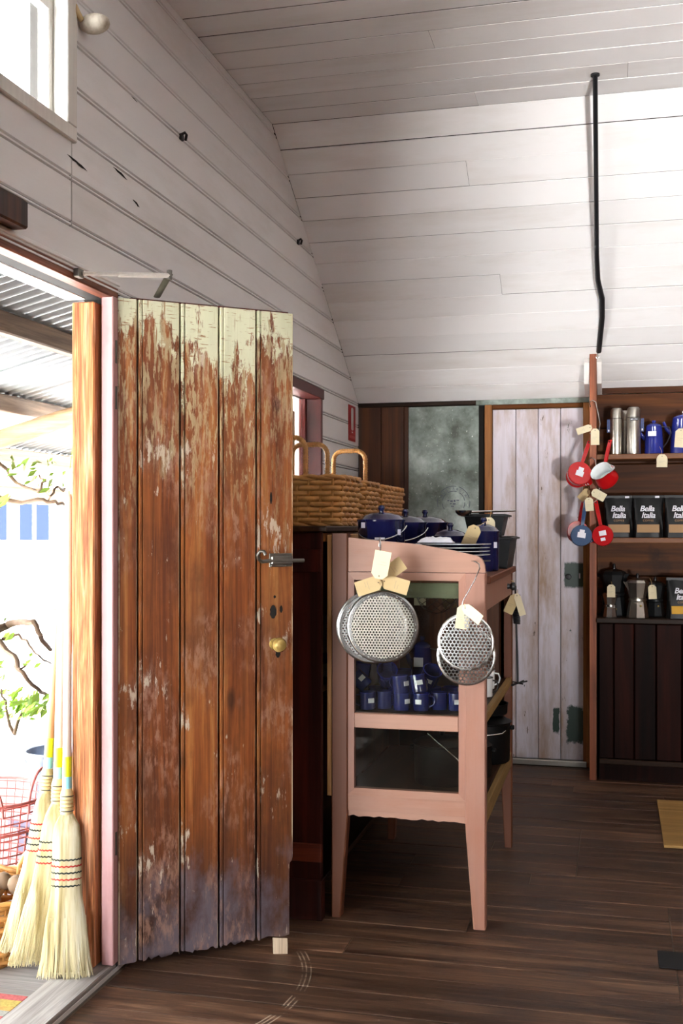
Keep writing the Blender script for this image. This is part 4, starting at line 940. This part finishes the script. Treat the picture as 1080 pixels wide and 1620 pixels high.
for i in range(n - 1):
    for j in range(n - 1): fs.append((i * n + j, (i + 1) * n + j, (i + 1) * n + j + 1, i * n + j + 1))
MB().add(vs, fs).build('sheet', m['sticker'], wp)
# loaf tins
def loaf(p, lx, ly, h, label, mat, rot=0, lip=True):
    t = thing('loaf_tin', label, 'tin', p, (0, 0, rot), 'dark loaf tins')
    def rg(sx, sy, z): return [(sx * lx / 2 * a, sy * ly / 2 * b, z) for a, b in ((-1, -1), (1, -1), (1, 1), (-1, 1))]
    MB().loft([rg(.78, .86, 0), rg(1, 1, h), rg(.96, .97, h), rg(.76, .84, .004)]).build('body', mat, t)
    if lip: MB().loft([rg(1, 1, h - .012), rg(1.14, 1.06, h - .010), rg(1.14, 1.06, h - .004), rg(1.0, 1.0, h - .001)], caps=False).build('rim', mat, t)
    return t
loaf(px_top(783, 4.56, TZ), .155, .30, .128, 'lower dark loaf tin at the back right of the cabinet', m['tin'])
loaf(px_top(770, 4.58, TZ + .1305), .165, .30, .09, 'upper dark loaf tin stacked on the other tin', m['tin'], .04)
ld = thing('steel_ladle', 'long steel handled ladle lying across the dark tins', 'ladle', px_top(745, 4.40, TZ + .222))
A = Vector((0, 0, .006)); B = at(815, 808, 4.5) - ld.location
MB().tube([A + Vector((-.01, 0, -.012)), A, A.lerp(B, .3), A.lerp(B, .95), B], [.004, .005, .0045, .0045, .003], 8).build('handle', m['steel'], ld, 50)
MB().lathe([(.0, 0), (.02, .003), (.032, .014), (.035, .024), (.033, .024), (.018, .006), (0, .003)], 20, (-.03, .0, -.012)).build('cup', m['steel'], ld, 40)
p = at(773, 821, 4.28); hang_tag(p, .048, .062, 0, 'cream tag hanging from the ladle handle over the tins', hang=p + Vector((0, .08, .03)))
p = at(752, 834, 4.05); hang_tag(p, .05, .085, .42, 'kraft tag leaning on the navy pot lid beside the plates', m['kraft'], hang=p + Vector((.03, .06, .02)))
p = at(806, 886, 4.62); p.z = TZ + .02; hang_tag(p, .03, .03, .9, 'small white tag at the far right corner of the cabinet top', m['sticker'])
# --- perforated plates
def perforated(p, r, pitch, hole, label, yaw, rim, mat, rimmat, group, holes=True):
    t = thing('perforated_plate', label, 'perforated plate', p, (0, 0, yaw), group)
    R = r - rim; b = MB(); rw = int(R / (pitch * .866)) + 1
    for i in range(-rw, rw + 1):
        for j in range(-rw - 2, rw + 3):
            x = (j + .5 * (i % 2)) * pitch; z = i * pitch * .866
            if math.hypot(x, z) > R - pitch * .42: continue
            o = [(x + pitch * .5774 * math.sin(PI / 3 * k), 0, z + pitch * .5774 * math.cos(PI / 3 * k)) for k in range(6)]
            q = [(x + hole * math.sin(PI / 3 * k), 0, z + hole * math.cos(PI / 3 * k)) for k in range(6)]
            b.add(o + q, [(k, (k + 1) % 6, 6 + (k + 1) % 6, 6 + k) for k in range(6)])
    o = b.build('perforated_sheet', mat, t, kind='stuff'); md = o.modifiers.new('thickness', 'SOLIDIFY'); md.thickness = .0012
    MB().lathe([(R - pitch * .55, .0003), (r - .004, .0003), (r, -.003), (r, -.006), (r - .003, -.006), (r - .006, .001), (R - pitch * .55, .0014)], 56).xf(Matrix.Rotation(PI / 2, 4, 'X')).build('rim', rimmat, t, 40)
    return t
d1 = at(605, 992, 3.70)
hp1 = 'perforated heat plates on the left hook'
perforated(d1, .122, .0102, .0036, 'front round perforated steel plate on the left hook', .10, .010, m['perf'], m['perf_edge'], hp1)
perforated(d1 + Vector((-.037, .022, -.006)), .122, .0102, .0033, 'second round perforated plate peeping out behind the front one', .30, .010, m['perf_edge'], m['perf_edge'], hp1)
perforated(d1 + Vector((-.045, .036, -.003)), .122, .0102, .0033, 'rearmost round perforated plate against the cabinet post', .22, .008, m['perf_edge'], m['perf_edge'], hp1)
d2_ = at(736, 1016, 3.66); hp2 = 'perforated trivets on the right hook'
perforated(d2_, .0965, .0125, .0052, 'front round open-mesh trivet on the right hook', -.05, .003, m['perf_edge'], m['steel'], hp2)
perforated(d2_ + Vector((.0, .02, -.048)), .100, .0125, .0052, 'rear round open-mesh trivet hanging lower on the right hook', .06, .003, m['perf_edge'], m['steel'], hp2)
# hooks
A = at(598, 858, 3.71); hk = thing('s_hook', 'steel hook over the crest board carrying the round plates', 'hook', A, group='steel hooks on the cabinet')
MB().tube([(-.006, .045, -.015), (-.004, .045, .006), (.0, .03, .016), (.006, .0, .012), (.010, -.008, -.01), (.006, -.01, -.06), (.008, -.012, -.10), (.004, -.012, -.125), (-.01, -.012, -.12)], .0028, 7).build('wire', m['steel'], hk, 60)
A = at(756, 890, 3.70); hk = thing('s_hook', 'long steel hook at the cabinet corner carrying the mesh trivets', 'hook', A, group='steel hooks on the cabinet')
pp = [(744, 888, .03), (752, 889, .0), (758, 892, -.01), (759, 899, -.012), (752, 916, -.014), (741, 936, -.014), (733, 950, -.014), (731, 960, -.014), (736, 966, -.015), (742, 963, -.018), (748, 957, -.02)]
MB().tube([at(x, y, 3.70) + Vector((0, dy, 0)) - A for x, y, dy in pp], .0022, 7).build('wire', m['steel'], hk, 60)
Y1 = 3.66
for px, py, d, w_, h_, tl, yw, lab, mt, cu in ((599, 913, 3.665, .056, .094, PI + .18, 0, 'cream tag standing up in front of the left hook', 'paper', 0), (606, 912, 3.70, .05, .088, PI + .95, .1, 'kraft tag pointing up right behind the cream tag', 'kraft', 0),
        (600, 921, 3.69, .05, .09, 1.25, 0, 'kraft tag pointing left above the perforated plates', 'kraft', 0), (606, 919, 3.695, .05, .095, -1.30, 0, 'printed kraft tag pointing right above the perforated plates', 'kraft', 0),
        (734, 960, 3.66, .045, .08, .12, .1, 'cream tag behind the top of the mesh trivet', 'paper', 0), (734, 961, 3.645, .036, .085, -1.05, -.3, 'curled cream tag pointing right above the mesh trivet', 'paper', .02)):
    p = at(px, py, d); hang_tag(p, w_, h_, tl, lab, m[mt], yw, hang=at(px + 2, py + 12, d + .01) if px < 700 else p + Vector((0, 0, .01)), curl=cu)
# --- mugs
def mug(p, label, rot=(0, 0, 0), r=.0295, h=.058, mat=None, rim=None, stk=None, hside=30, lin_=None):
    t = thing('enamel_mug', label, 'mug', p, rot, 'enamel mugs on the cabinet shelf'); mat = mat or m['navy']
    MB().lathe([(0, 0), (r * .96, 0), (r * .98, .003), (r, h), (r * .95, h), (r * .93, .004), (0, .004)], 26).build('body', mat, t, 40)
    MB().lathe([(r * .97, h - .001), (r * 1.04, h), (r * 1.04, h + .002), (r * .95, h + .002)], 26).build('rim', rim or m['blue'], t, 40)
    a = math.radians(hside); c, s_ = math.cos(a), math.sin(a)
    MB().tube([(c * x, s_ * x, z) for x, z in ((r * .97, h * .86), (r + .014, h * .84), (r + .02, h * .6), (r + .016, h * .35), (r * .97, h * .2))], .0032, 7).build('handle', rim if rim else mat, t, 60)
    if stk is not None:
        M = Matrix.Rotation(math.radians(stk), 4, 'Z') @ Matrix.Translation((0, -r - .0006, h * .55)); MB().box(-.011, -.0004, -.008, .011, .003, .008).xf(M).build('price_sticker', m['sticker'], t)
    return t
def mp(px, d, z): p = at(px, 830, d); p.z = z; return p
ordn = ('first', 'second', 'third', 'fourth', 'fifth', 'last')
for i, (px, d, stk, hs) in enumerate(((581, 3.90, 40, 200), (608, 3.92, None, -20), (635, 3.88, 55, 150), (666, 3.87, -10, 0), (695, 3.89, None, 200), (722, 3.87, 15, 60))):
    mug(mp(px, d, S1), ordn[i] + ' upright navy mug from the left in the front row behind the glass', stk=stk, hside=hs)
mug(mp(580, 3.92, S1 + .075), 'navy mug tipped over to the left on top of the front row', (0, math.radians(-48), 0), stk=35, hside=120)
mug(mp(634, 3.88, S1 + .0605), 'navy mug stacked upright above the third front mug', (0, math.radians(-5), 0), hside=150, stk=60)
mug(mp(664, 3.88, S1 + .062), 'navy mug leaning left above the fourth front mug', (math.radians(-8), math.radians(-12), 0), stk=20, hside=60)
mug(mp(677, 3.97, S1 + .085), 'navy mug lying tilted behind the leaning mug', (math.radians(30), math.radians(25), 0), stk=10, r=.034, hside=120)
mug(mp(612, 4.0, S1 + .09), 'wide navy mug tilted towards the room in the second layer', (math.radians(48), math.radians(14), 0), r=.036, h=.06, hside=150)
mug(mp(571, 4.0, S1 + .09), 'navy mug at the upper left corner of the pile', (0, math.radians(8), 0), hside=190)
for i, (px, d, z) in enumerate(((595, 4.02, S1), (625, 4.02, S1), (655, 4.01, S1), (686, 4.02, S1), (712, 4.02, S1 + .0), (640, 4.05, S1 + .06))):
    mug(mp(px, d, z), ('first', 'second', 'third', 'fourth', 'fifth', 'raised')[i] + ' navy mug in the shaded second row behind the glass', hside=90)
coffee_pot(mp(668, 4.14, S1), .235, .042, m['navy'], 'tall narrow navy coffee pot behind the mugs in the cabinet', 1, True)
mug(mp(764, 4.16, S1 + .004), 'white enamel mug with black rim on the cabinet shelf edge', r=.036, h=.07, mat=m['white_enamel'], rim=m['black_rim'], hside=0)
mug(mp(768, 4.36, S1 + .004), 'white enamel mug with white handle farther back on the shelf', r=.036, h=.07, mat=m['white_enamel'], rim=m['white_enamel'], hside=0)
# wire rack hanging inside the cabinet
wk = thing('wire_strainer', 'round wire strainer hanging inside the upper cabinet', 'strainer', at(690, 938, 4.1))
b = MB(); R = .075
MB().tube([(R * math.cos(2 * PI * k / 24), 0, R * math.sin(2 * PI * k / 24)) for k in range(24)], .002, 5, closed=True).build('ring', m['steel'], wk)
for k in range(-3, 4):
    o = k * .022; l = math.sqrt(max(0, R * R - o * o))
    for a in (.9, -.9):
        c, s_ = math.cos(a), math.sin(a); MB().tube([(c * o - s_ * l, 0, s_ * o + c * l), (c * o + s_ * l, -.0, s_ * o - c * l)], .0013, 4).build('wire', m['steel'], wk)
p = at(664, 935, 4.12); hang_tag(p, .045, .06, 0, 'pale tag hanging inside the cabinet left of the wire strainer'); p = at(708, 940, 4.1); hang_tag(p, .05, .06, -.2, 'kraft tag hanging inside the cabinet right of the wire strainer', m['kraft'])
# --- camp ovens on the bottom shelf
def camp_oven(p, r, h, label, bail, lid=True, rot=0):
    t = pot(p, r, h, m['cast'], label, lid, False, group='black camp ovens in the cabinet', name='camp_oven', cat='pot', knob=.016)
    for s_ in (-1, 1): MB().box(s_ * r * 1.0, -.012, h * .76, s_ * (r + .016), .012, h * .86, .003).build('lug', m['cast'], t)
    if bail:
        MB().tube([Vector(q) for q in bail], .003, 7).build('bail', m['steel'], t, 60)
    return t
A = mp(699, 4.12, S2)
q = [at(676, 1160, 4.02) - A, at(706, 1186, 4.0) - A, at(731, 1209, 3.98) - A, at(729, 1214, 3.99) - A]
camp_oven(A, .105, .155, 'large black camp oven behind the lower pane', q)
r_ = .105; B = mp(766, 4.50, S2)
camp_oven(B, r_, .17, 'black camp oven with steel bail at the open side of the lower shelf', [(-r_, 0, .14), (-r_ * .75, -r_ * .8, .125), (0, -r_ * 1.12, .118), (r_ * .75, -r_ * .8, .125), (r_, 0, .14)])
camp_oven(mp(752, 4.22, S2), .062, .125, 'small dark lidded pot beside the camp oven', None)
pot(B + Vector((0, 0, .192)), .095, .045, m['cast'], 'black skillet lid set on the rear camp oven', False, group='black camp ovens in the cabinet', name='skillet', cat='pan')
p = B + Vector((.02, -.075, .243)); nt = MB().add([(-.03, -.02, 0), (.03, -.02, .0), (.026, .022, .004), (-.024, .022, .008), (-.03, -.02, .001), (.03, -.02, .001), (.026, .022, .005), (-.024, .022, .009)], [(0, 1, 2, 3), (4, 5, 6, 7), (0, 1, 5, 4), (1, 2, 6, 5), (2, 3, 7, 6), (3, 0, 4, 7)]).build('paper_note', m['paper'])
nt.location = p; tag(nt, 'cream paper note lying on the rear camp oven', 'note')
# --- brush hanging off the cabinet corner
A = at(815, 938, 4.66); br = thing('grill_brush', 'black spiral brush and poker hanging behind the cabinet corner', 'brush', A)
hel = []
for k in range(150):
    f = k / 149; rr = .018 * (1 - .3 * f) ; a = k * .72; hel.append((.006 * f + rr * math.cos(a), rr * math.sin(a), -.01 - .12 * f))
MB().tube(hel, .0035, 5).build('bristles', m['black_iron'], br, 60)
MB().tube([(0, 0, .03), (.002, 0, -.1), (.008, 0, -.25), (.010, 0, -.38)], .0042, 8).build('rod', m['black_iron'], br, 60)
for a in (0, 1.0, 2.2): MB().tube([(.010 - .04 * math.cos(a), -.04 * math.sin(a), -.385 - .008 * math.cos(a)), (.010 + .04 * math.cos(a), .04 * math.sin(a), -.378 + .006 * math.cos(a))], .0032, 6).build('prong', m['black_iron'], br)
MB().tube([(0, 0, .03), (-.01, 0, .05), (-.03, 0, .055)], .002, 5).build('loop', m['string'], br)
p = at(815, 943, 4.61); hang_tag(p, .04, .085, .42, 'kraft tag hanging left on the grill brush', m['kraft'], hang=p + Vector((0, .04, .02))); p = at(817, 941, 4.60); hang_tag(p, .028, .095, -.3, 'white tag hanging right on the grill brush', hang=p + Vector((0, .04, .02)), curl=.01)
# ================================================================ OUTSIDE: VERANDAH, BROOMS, GARDEN
gr = MB().box(-40, -30, -.35, 45, 45, -.2).build('ground', m['gravel']); tag(gr, 'pale sunlit gravel ground outside', 'ground', kind='structure')
dk = MB().box(-2.3, -2.0, -.12, -.15, 8.5, -.045).build('verandah_deck', m['dark_gap']); tag(dk, 'grey timber verandah deck outside the doorway', 'deck', kind='structure')
y = -2.0
while y < 8.4:
    MB().box(-2.3, y, -.044, -.148, y + .172, random.uniform(-.014, -.010), .003).build('plank', m['deck'], dk); y += .177
rgt = MB().box(-1.15, 1.0, -.009, -.34, 2.62, .004, .003)
A = onz(46, 1578, 0); rgt = MB().box(-1.3, 1.1, -.009, A.x, A.y, .004, .003).build('striped_rug', m['rug']); tag(rgt, 'striped woven rug on the verandah deck at the corner', 'rug')
def rz(x): return 2.36 + .25 * x
rf = thing('verandah_roof', 'corrugated iron verandah roof on rough purlins', 'roof', (0, 0, 0), kind='structure')
pit = .076
for k, (ya, yb) in enumerate([(-2 + 1.1 * i, -2 + 1.1 * i + 1.12) for i in range(10)]):
    n = int((yb - ya) / pit * 6); rows = []
    for x in (-.15, -2.6):
        rows.append([(x, ya + (yb - ya) * i / n, rz(x) + .05 + .004 * (k % 2) + .010 * math.sin(2 * PI * (ya + (yb - ya) * i / n) / pit)) for i in range(n + 1)])
    b = MB(); nn = n + 1; b.add(rows[0] + rows[1], [(i, i + 1, nn + i + 1, nn + i) for i in range(n)])
    o = b.build('iron_sheet', m['iron_roof'], rf, 60); o.modifiers.new('thickness', 'SOLIDIFY').thickness = .001
for x in (-.22, -.82, -1.5, -2.2):
    MB().box(x - .03, -2, rz(x) - .05, x + .03, 8.6, rz(x) + .036, .006).build('purlin', m['purlin'], rf)
for yy in (2.1, 5.15):
    MB().tube([(-2.7, yy, rz(-2.7) - .16), (-1.4, yy + .02, rz(-1.4) - .125), (-.16, yy, rz(-.16) - .12)], .05, 10).build('rafter_log', m['log'], rf, 60)
MB().tube([(-2.3 + .02 * math.sin(i), -2 + i, rz(-2.3) - .23 + .012 * math.sin(1.7 * i)) for i in range(11)], .055, 10).build('plate_log', wood('peeled_log_long', ('#9a7350', '#c39c74', '#dcbf9c'), 'y', .75, .1, .4, 9), rf, 60)
for yy in (-1.5, 8.0): MB().tube([(-2.3, yy, -.2), (-2.31, yy, rz(-2.3) - .25)], .07, 12).build('post', m['log'], rf, 60)
rv = thing('verandah_roof', 'unseen corrugated iron roof added behind the viewer to block sky light', 'roof', (0, 0, 0), kind='structure')  # unseen roof added outside the rear opening to keep sky light out
for k in range(6):
    x0 = .6 + .8 * k; n = 60; ya, yb = -3.1, -5.4
    rows = [[(x0 + .82 * i / n, y_, 2.62 + .18 * (y_ + 3.1) + .004 * (k % 2) + .010 * math.sin(2 * PI * (x0 + .82 * i / n) / pit)) for i in range(n + 1)] for y_ in (ya, yb)]
    MB().add(rows[0] + rows[1], [(i, i + 1, n + 2 + i, n + 1 + i) for i in range(n)]).build('iron_sheet', m['iron_roof'], rv, 60)
for x in (.7, 5.4): MB().tube([(x, -5.2, -.2), (x, -5.2, 2.24)], .06, 12).build('post', m['log'], rv, 60)
# brooms
def broom(base, top, neck_t, w, dep, bl, label, pmat, stitches, yaw, seedv, bend=0.0):
    """base: foot of the straw, top: handle end; local z runs along the handle"""
    rnd = random.Random(seedv); base, top = Vector(base), Vector(top); ax = (top - base); Ln = ax.length; ax.normalize()
    xa = Vector((math.cos(yaw), math.sin(yaw), 0)); xa = (xa - ax * xa.dot(ax)).normalized(); ya = ax.cross(xa)
    M = Matrix((xa, ya, ax)).transposed()
    t = thing('corn_broom', label, 'broom', base, M.to_euler(), 'corn brooms leaning on the door frame')
    def wd(f):   # half width, half depth along the straw (f=0 foot, 1 neck)
        sh = min(1, (1 - f) / .2); sh = max(0, 1 - (1 - sh) ** 2.6) ** .5
        k = 1 - .45 * min(f / .55, 1)
        return (max(.017, w / 2 * k * sh), max(.016, dep / 2 * (1.0 - .1 * f) * sh))
    bx = lambda f: -bend * max(0, 1 - f) ** 1.15
    rings = []
    for f in (.03, .12, .25, .4, .55, .65, .75, .84, .89, .93, .965, 1.0):
        a, b = wd(f); rings.append([(a * .93 * math.cos(2 * PI * k / 28) + bx(f), b * .93 * math.sin(2 * PI * k / 28), bl * f) for k in range(28)])
    MB().loft(rings).build('core', m['straw_core'], t, 60)
    s_ = MB()
    for i in range(850):
        th = rnd.uniform(0, 2 * PI); q = math.sqrt(rnd.uniform(.55, 1)); j = rnd.uniform(-.004, .004); f0 = rnd.uniform(-.02, .035)
        pts = []; long = rnd.random() < .55
        for f in ((f0, .12, .3, .5, .7, .84, .92, .99) if long else (f0, .1, .22, .36)):
            a, b = wd(max(f, 0)); k = 1.015 if f > .3 else q + (1.015 - q) * max(0, f) / .3
            spread = (1 + rnd.uniform(-.05, .12) * (1 if f < .1 else 0))
            pts.append((a * k * spread * math.cos(th) + j * (f < .45) + bx(f), b * k * math.sin(th) + j * .5 * (f < .45), bl * f))
        s_.tube(pts, [.0009] + [.0014] * (len(pts) - 1), 3, caps=False)
    s_.build('straw', m['straw'], t, kind='stuff')
    for f, mt in stitches:
        a, b = wd(f)
        MB().tube([(a * 1.05 * math.cos(2 * PI * k / 40) + bx(f), b * 1.08 * math.sin(2 * PI * k / 40), bl * f + .0025 * (k % 2)) for k in range(40)], .0024, 5, closed=True).build('stitching', m[mt], t)
    MB().lathe([(0, bl * .985), (.018, bl * .985), (.019, bl + .01), (.019, bl + .055), (.015, bl + .07), (0, bl + .07)], 18).build('binding', plain('straw_binding_' + str(seedv), '#c9b98a', .7), t, 40)
    for k in range(5): MB().tube([(.0195 * math.cos(a), .0195 * math.sin(a), bl + .004 + .011 * k) for a in [2 * PI * j / 16 for j in range(16)]], .0018, 4, closed=True).build('wire', m['old_metal'] if k in (0, 4) else m['string'], t)
    MB().lathe([(0, bl), (.0135, bl), (.0130, Ln - .05), (.0125, Ln - .02), (.008, Ln), (0, Ln)], 16).build('handle', m[pmat], t, 40)
    MB().lathe([(.0138, bl + .07), (.0138, bl + .12), (.0136, bl + .12)], 16).build('blue_label', m['cyan'], t, 40)
    MB().lathe([(.0139, bl + .105), (.0139, bl + .165), (.0137, bl + .165)], 16).build('yellow_label', m['yellow'], t, 40)
    return t
bk = 'thread_black'; rd = 'thread_red'
b1 = onz(104, 1542, .031); b1t = broom(b1, at(109, 782, 3.40), 0, .150, .06, .475, 'front corn broom with five stitched rows leaning at the door post', 'pole_white', ((.55, bk), (.59, rd), (.63, bk), (.67, rd), (.71, bk)), .25, 3)
MB().tube([(0, 0, (at(109, 782, 3.40) - b1).length - .03), (.004, -.014, (at(109, 782, 3.40) - b1).length + .06), (.012, .0, (at(109, 782, 3.40) - b1).length + .16)], .0012, 4).build('hanging_string', m['leaf'], b1t)
b2 = at(85, 1517, 3.36); broom(b2, at(102, 800, 3.44), 0, .125, .055, .475, 'middle corn broom with four stitched rows', 'pole_white', ((.62, rd), (.66, bk), (.70, rd), (.75, bk)), .6, 5, .07)
b3 = at(53, 1496, 3.42); broom(b3, at(106, 832, 3.52), 0, .105, .055, .475, 'rear corn broom with honey coloured handle leaning left', 'pole_orange', ((.62, rd), (.66, bk), (.70, rd), (.75, bk), (.79, rd)), .8, 9, .05)
# potato basket
cbase = Vector((-.53, 3.20, -.008))
pb = thing('potato_basket', 'brown wicker basket of potatoes on the verandah behind the brooms', 'basket', cbase)
basket(pb, .37, .37, .20, .16, 9, 32, .12, m['wicker'], .006)
hoop_pts = [(.2 * math.cos(a) * .5 + .12, .205, .18 + .10 * math.sin(a)) for a in [PI * k / 10 for k in range(11)]]
MB().tube(hoop_pts, .011, 8).build('handle', m['wicker'], pb, 60)
MB().tube([(.215, -.09 + .18 * k / 8, .19 + .07 * math.sin(PI * k / 8)) for k in range(9)], .011, 8).build('handle', m['wicker'], pb, 60)
rp = random.Random(4)
for k in range(16):
    a = rp.uniform(0, 2 * PI); r = .15 * math.sqrt(rp.random()); ly = k % 3
    o = MB().ball((0, 0, 0), rp.uniform(.03, .042), 12, 8, (1, .85, .75)).build('potato', m['potato'], None, 60)
    o.location = cbase + Vector((r * math.cos(a), r * math.sin(a), .10 + .045 * ly)); o.rotation_euler = (rp.uniform(0, 3), rp.uniform(0, 3), 0)
    tag(o, 'dusty brown potato heaped in the verandah wicker basket', 'potato', 'potatoes in the basket')
# pink wire basket, bucket, bench
wbp = Vector((-.86, 3.72, -.01)); wb = thing('wire_basket', 'pink wire basket with arched handles on the verandah', 'basket', wbp)
R, H = .26, .36
def wr(z): return R * (.8 + .2 * z / H)
for z in [.02 + .03 * k for k in range(12)]:
    MB().tube([(wr(z) * math.cos(2 * PI * k / 28), wr(z) * math.sin(2 * PI * k / 28), z) for k in range(28)], .0028 if z < .27 else .003, 5, closed=True).build('hoop_wire', m['pinkwire'], wb)
for z in (H, .25): MB().tube([(wr(z) * 1.01 * math.cos(2 * PI * k / 28), wr(z) * 1.01 * math.sin(2 * PI * k / 28), z) for k in range(28)], .0055, 6, closed=True).build('rim_wire', m['pinkwire'], wb)
for k in range(44): 
    a = 2 * PI * k / 44; MB().tube([(wr(0) * math.cos(a), wr(0) * math.sin(a), 0), (wr(H) * math.cos(a), wr(H) * math.sin(a), H)], .0024, 4).build('stake_wire', m['pinkwire'], wb)
for a in (.0, -1.0, 2.2): MB().tube([(wr(H) * math.cos(a + .3 * math.cos(t)), wr(H) * math.sin(a + .3 * math.cos(t)), H - .04 + .15 * math.sin(t)) for t in [PI * k / 12 for k in range(13)]], .0058, 6).build('handle', m['pinkwire'], wb, 60)
c = at(84, 1220, 5.1); bu = thing('zinc_bucket', 'grey zinc bucket behind the brooms', 'bucket', (c.x, c.y, -.01))
hz = at(84, 1188, 5.1).z + .01
MB().lathe([(0, 0), (.085, 0), (.095, .03), (.125, hz), (.130, hz), (.130, hz + .008), (.122, hz + .004), (.085, .02), (0, .012)], 28).build('pail', m['bucket'], bu, 40)
MB().tube([(.13 * math.cos(PI * k / 14), -.13 * math.sin(PI * k / 14) * .9, hz - .01 - .05 * math.sin(PI * k / 14)) for k in range(15)], .004, 6).build('bail', m['bucket'], bu, 60)
c = at(48, 1288, 4.7); bn = thing('low_bench', 'small grey bench half hidden behind the brooms', 'bench', (c.x, c.y, -.01))
MB().box(-.055, -.1, c.z - .02, .2, .2, c.z + .012, .006).build('seat', m['bench'], bn)
for x in (.0, .16):
    for yy in (-.07, .17): MB().box(x - .015, yy - .015, 0, x + .025, yy + .015, c.z - .02, .003).build('leg', m['bench'], bn)
# garden: rail, shed, vines and shrubs
lr = thing('log_rail', 'pale horizontal log rail at the verandah edge', 'rail', (-3.6, 6.6, -.2))
zr = at(45, 938, 8.6).z + .2
MB().tube([(-2.5 + i * 1.0, .03 * math.sin(i * 1.3), zr + .012 * math.sin(i * 2.1)) for i in range(6)], .045, 10).build('rail', m['log'], lr, 60)
for x in (-2.2, 2.2): MB().tube([(x, .06, 0), (x, .06, zr + .08)], .05, 10).build('post', m['log'], lr, 60)
sh = thing('garden_shed', 'white shed with dark blue windows across the garden', 'shed', (-9.5, 16.0, -.2))
MB().box(-4, 0, 0, 5, 4, 3.1).build('wall', m['shed'], sh)
MB().prism([(-4.3, -.4, 3.0), (-4.3, 2, 4.1), (-4.3, 4.4, 3.0)], (9.6, 0, 0)).build('roof', m['iron_roof'], sh)
for px in (-8, 32, 58):
    q0 = ony(px, 855, 15.97); f = MB().box(q0.x + 9.5 - .04, -.03, 1.28, q0.x + 9.5 + .26, 0, 2.0).build('window', m['shed'], sh)
    MB().box(q0.x + 9.5, -.05, 1.32, q0.x + 9.5 + .22, -.031, 1.96).build('pane', m['shed_glass'], f)
def vine(label, d, paths, leaves, lr_):
    t = thing('vine', label, 'vine', (at(*paths[0][0], d).x, at(*paths[0][0], d).y, -.2), group='garden vines')
    for i, pth in enumerate(paths):
        pts = [at(x, y, d + .12 * math.sin(k * 1.3 + i)) for k, (x, y) in enumerate(pth)]
        fine = []
        for a, b in zip(pts[:-1], pts[1:]): fine += [a.lerp(b, f) + Vector((random.uniform(-.008, .008), random.uniform(-.008, .008), random.uniform(-.008, .008))) for f in (0, .33, .66)]
        MB().tube(fine + [pts[-1]], [lr_[i] * (1 - .5 * k / len(fine)) for k in range(len(fine) + 1)], 6).build('branch', m['bark'], t, 60, world=True)
    lf = MB()
    for cx, cy, sx, sy, n, sz in leaves:
        for _ in range(n):
            p = at(random.gauss(cx, sx), random.gauss(cy, sy), d + random.gauss(0, .15)); u = Vector((random.gauss(0, 1), random.gauss(0, 1), random.gauss(0, 1))).normalized(); v = u.orthogonal().normalized(); w_ = u.cross(v); s_ = sz * random.uniform(.6, 1.3)
            lf.add([p - v * s_, p + w_ * s_ * .45 + u * s_ * .12, p + v * s_, p - w_ * s_ * .45 + u * s_ * .12], [(0, 1, 2), (0, 2, 3)])
    lf.build('foliage', m['leaf'], t, world=True, kind='stuff')
vine('leafy vine hanging under the verandah roof edge', 5.6, [[(-40, 700), (10, 745), (35, 770), (60, 776), (72, 760), (62, 752)], [(-30, 775), (20, 795), (60, 790), (85, 795), (104, 800)], [(104, 775), (90, 772), (82, 785), (70, 795)]], [(30, 745, 30, 14, 16, .03), (75, 770, 14, 10, 14, .03), (8, 798, 5, 3, 3, .045), (60, 735, 25, 5, 14, .022)], [.012, .014, .009])
vine('bare crooked vine stem with new leaves in the garden', 5.2, [[(-20, 1005), (10, 988), (28, 985), (52, 986), (62, 1005), (80, 1028)], [(5, 1012), (32, 1004), (48, 1020), (60, 1038), (82, 1050)], [(-10, 1005), (20, 1040), (36, 1065), (60, 1090), (78, 1102)], [(20, 1040), (30, 1060), (42, 1050)]], [(10, 1000, 12, 20, 6, .03), (30, 1045, 20, 12, 10, .025)], [.022, .008, .016, .009])
vine('green low shrub growing beyond the verandah deck', 5.6, [[(20, 1160), (35, 1125), (50, 1100)], [(20, 1160), (10, 1120), (2, 1090)]], [(45, 1115, 16, 9, 90, .035), (10, 1105, 14, 22, 40, .03)], [.01, .01])
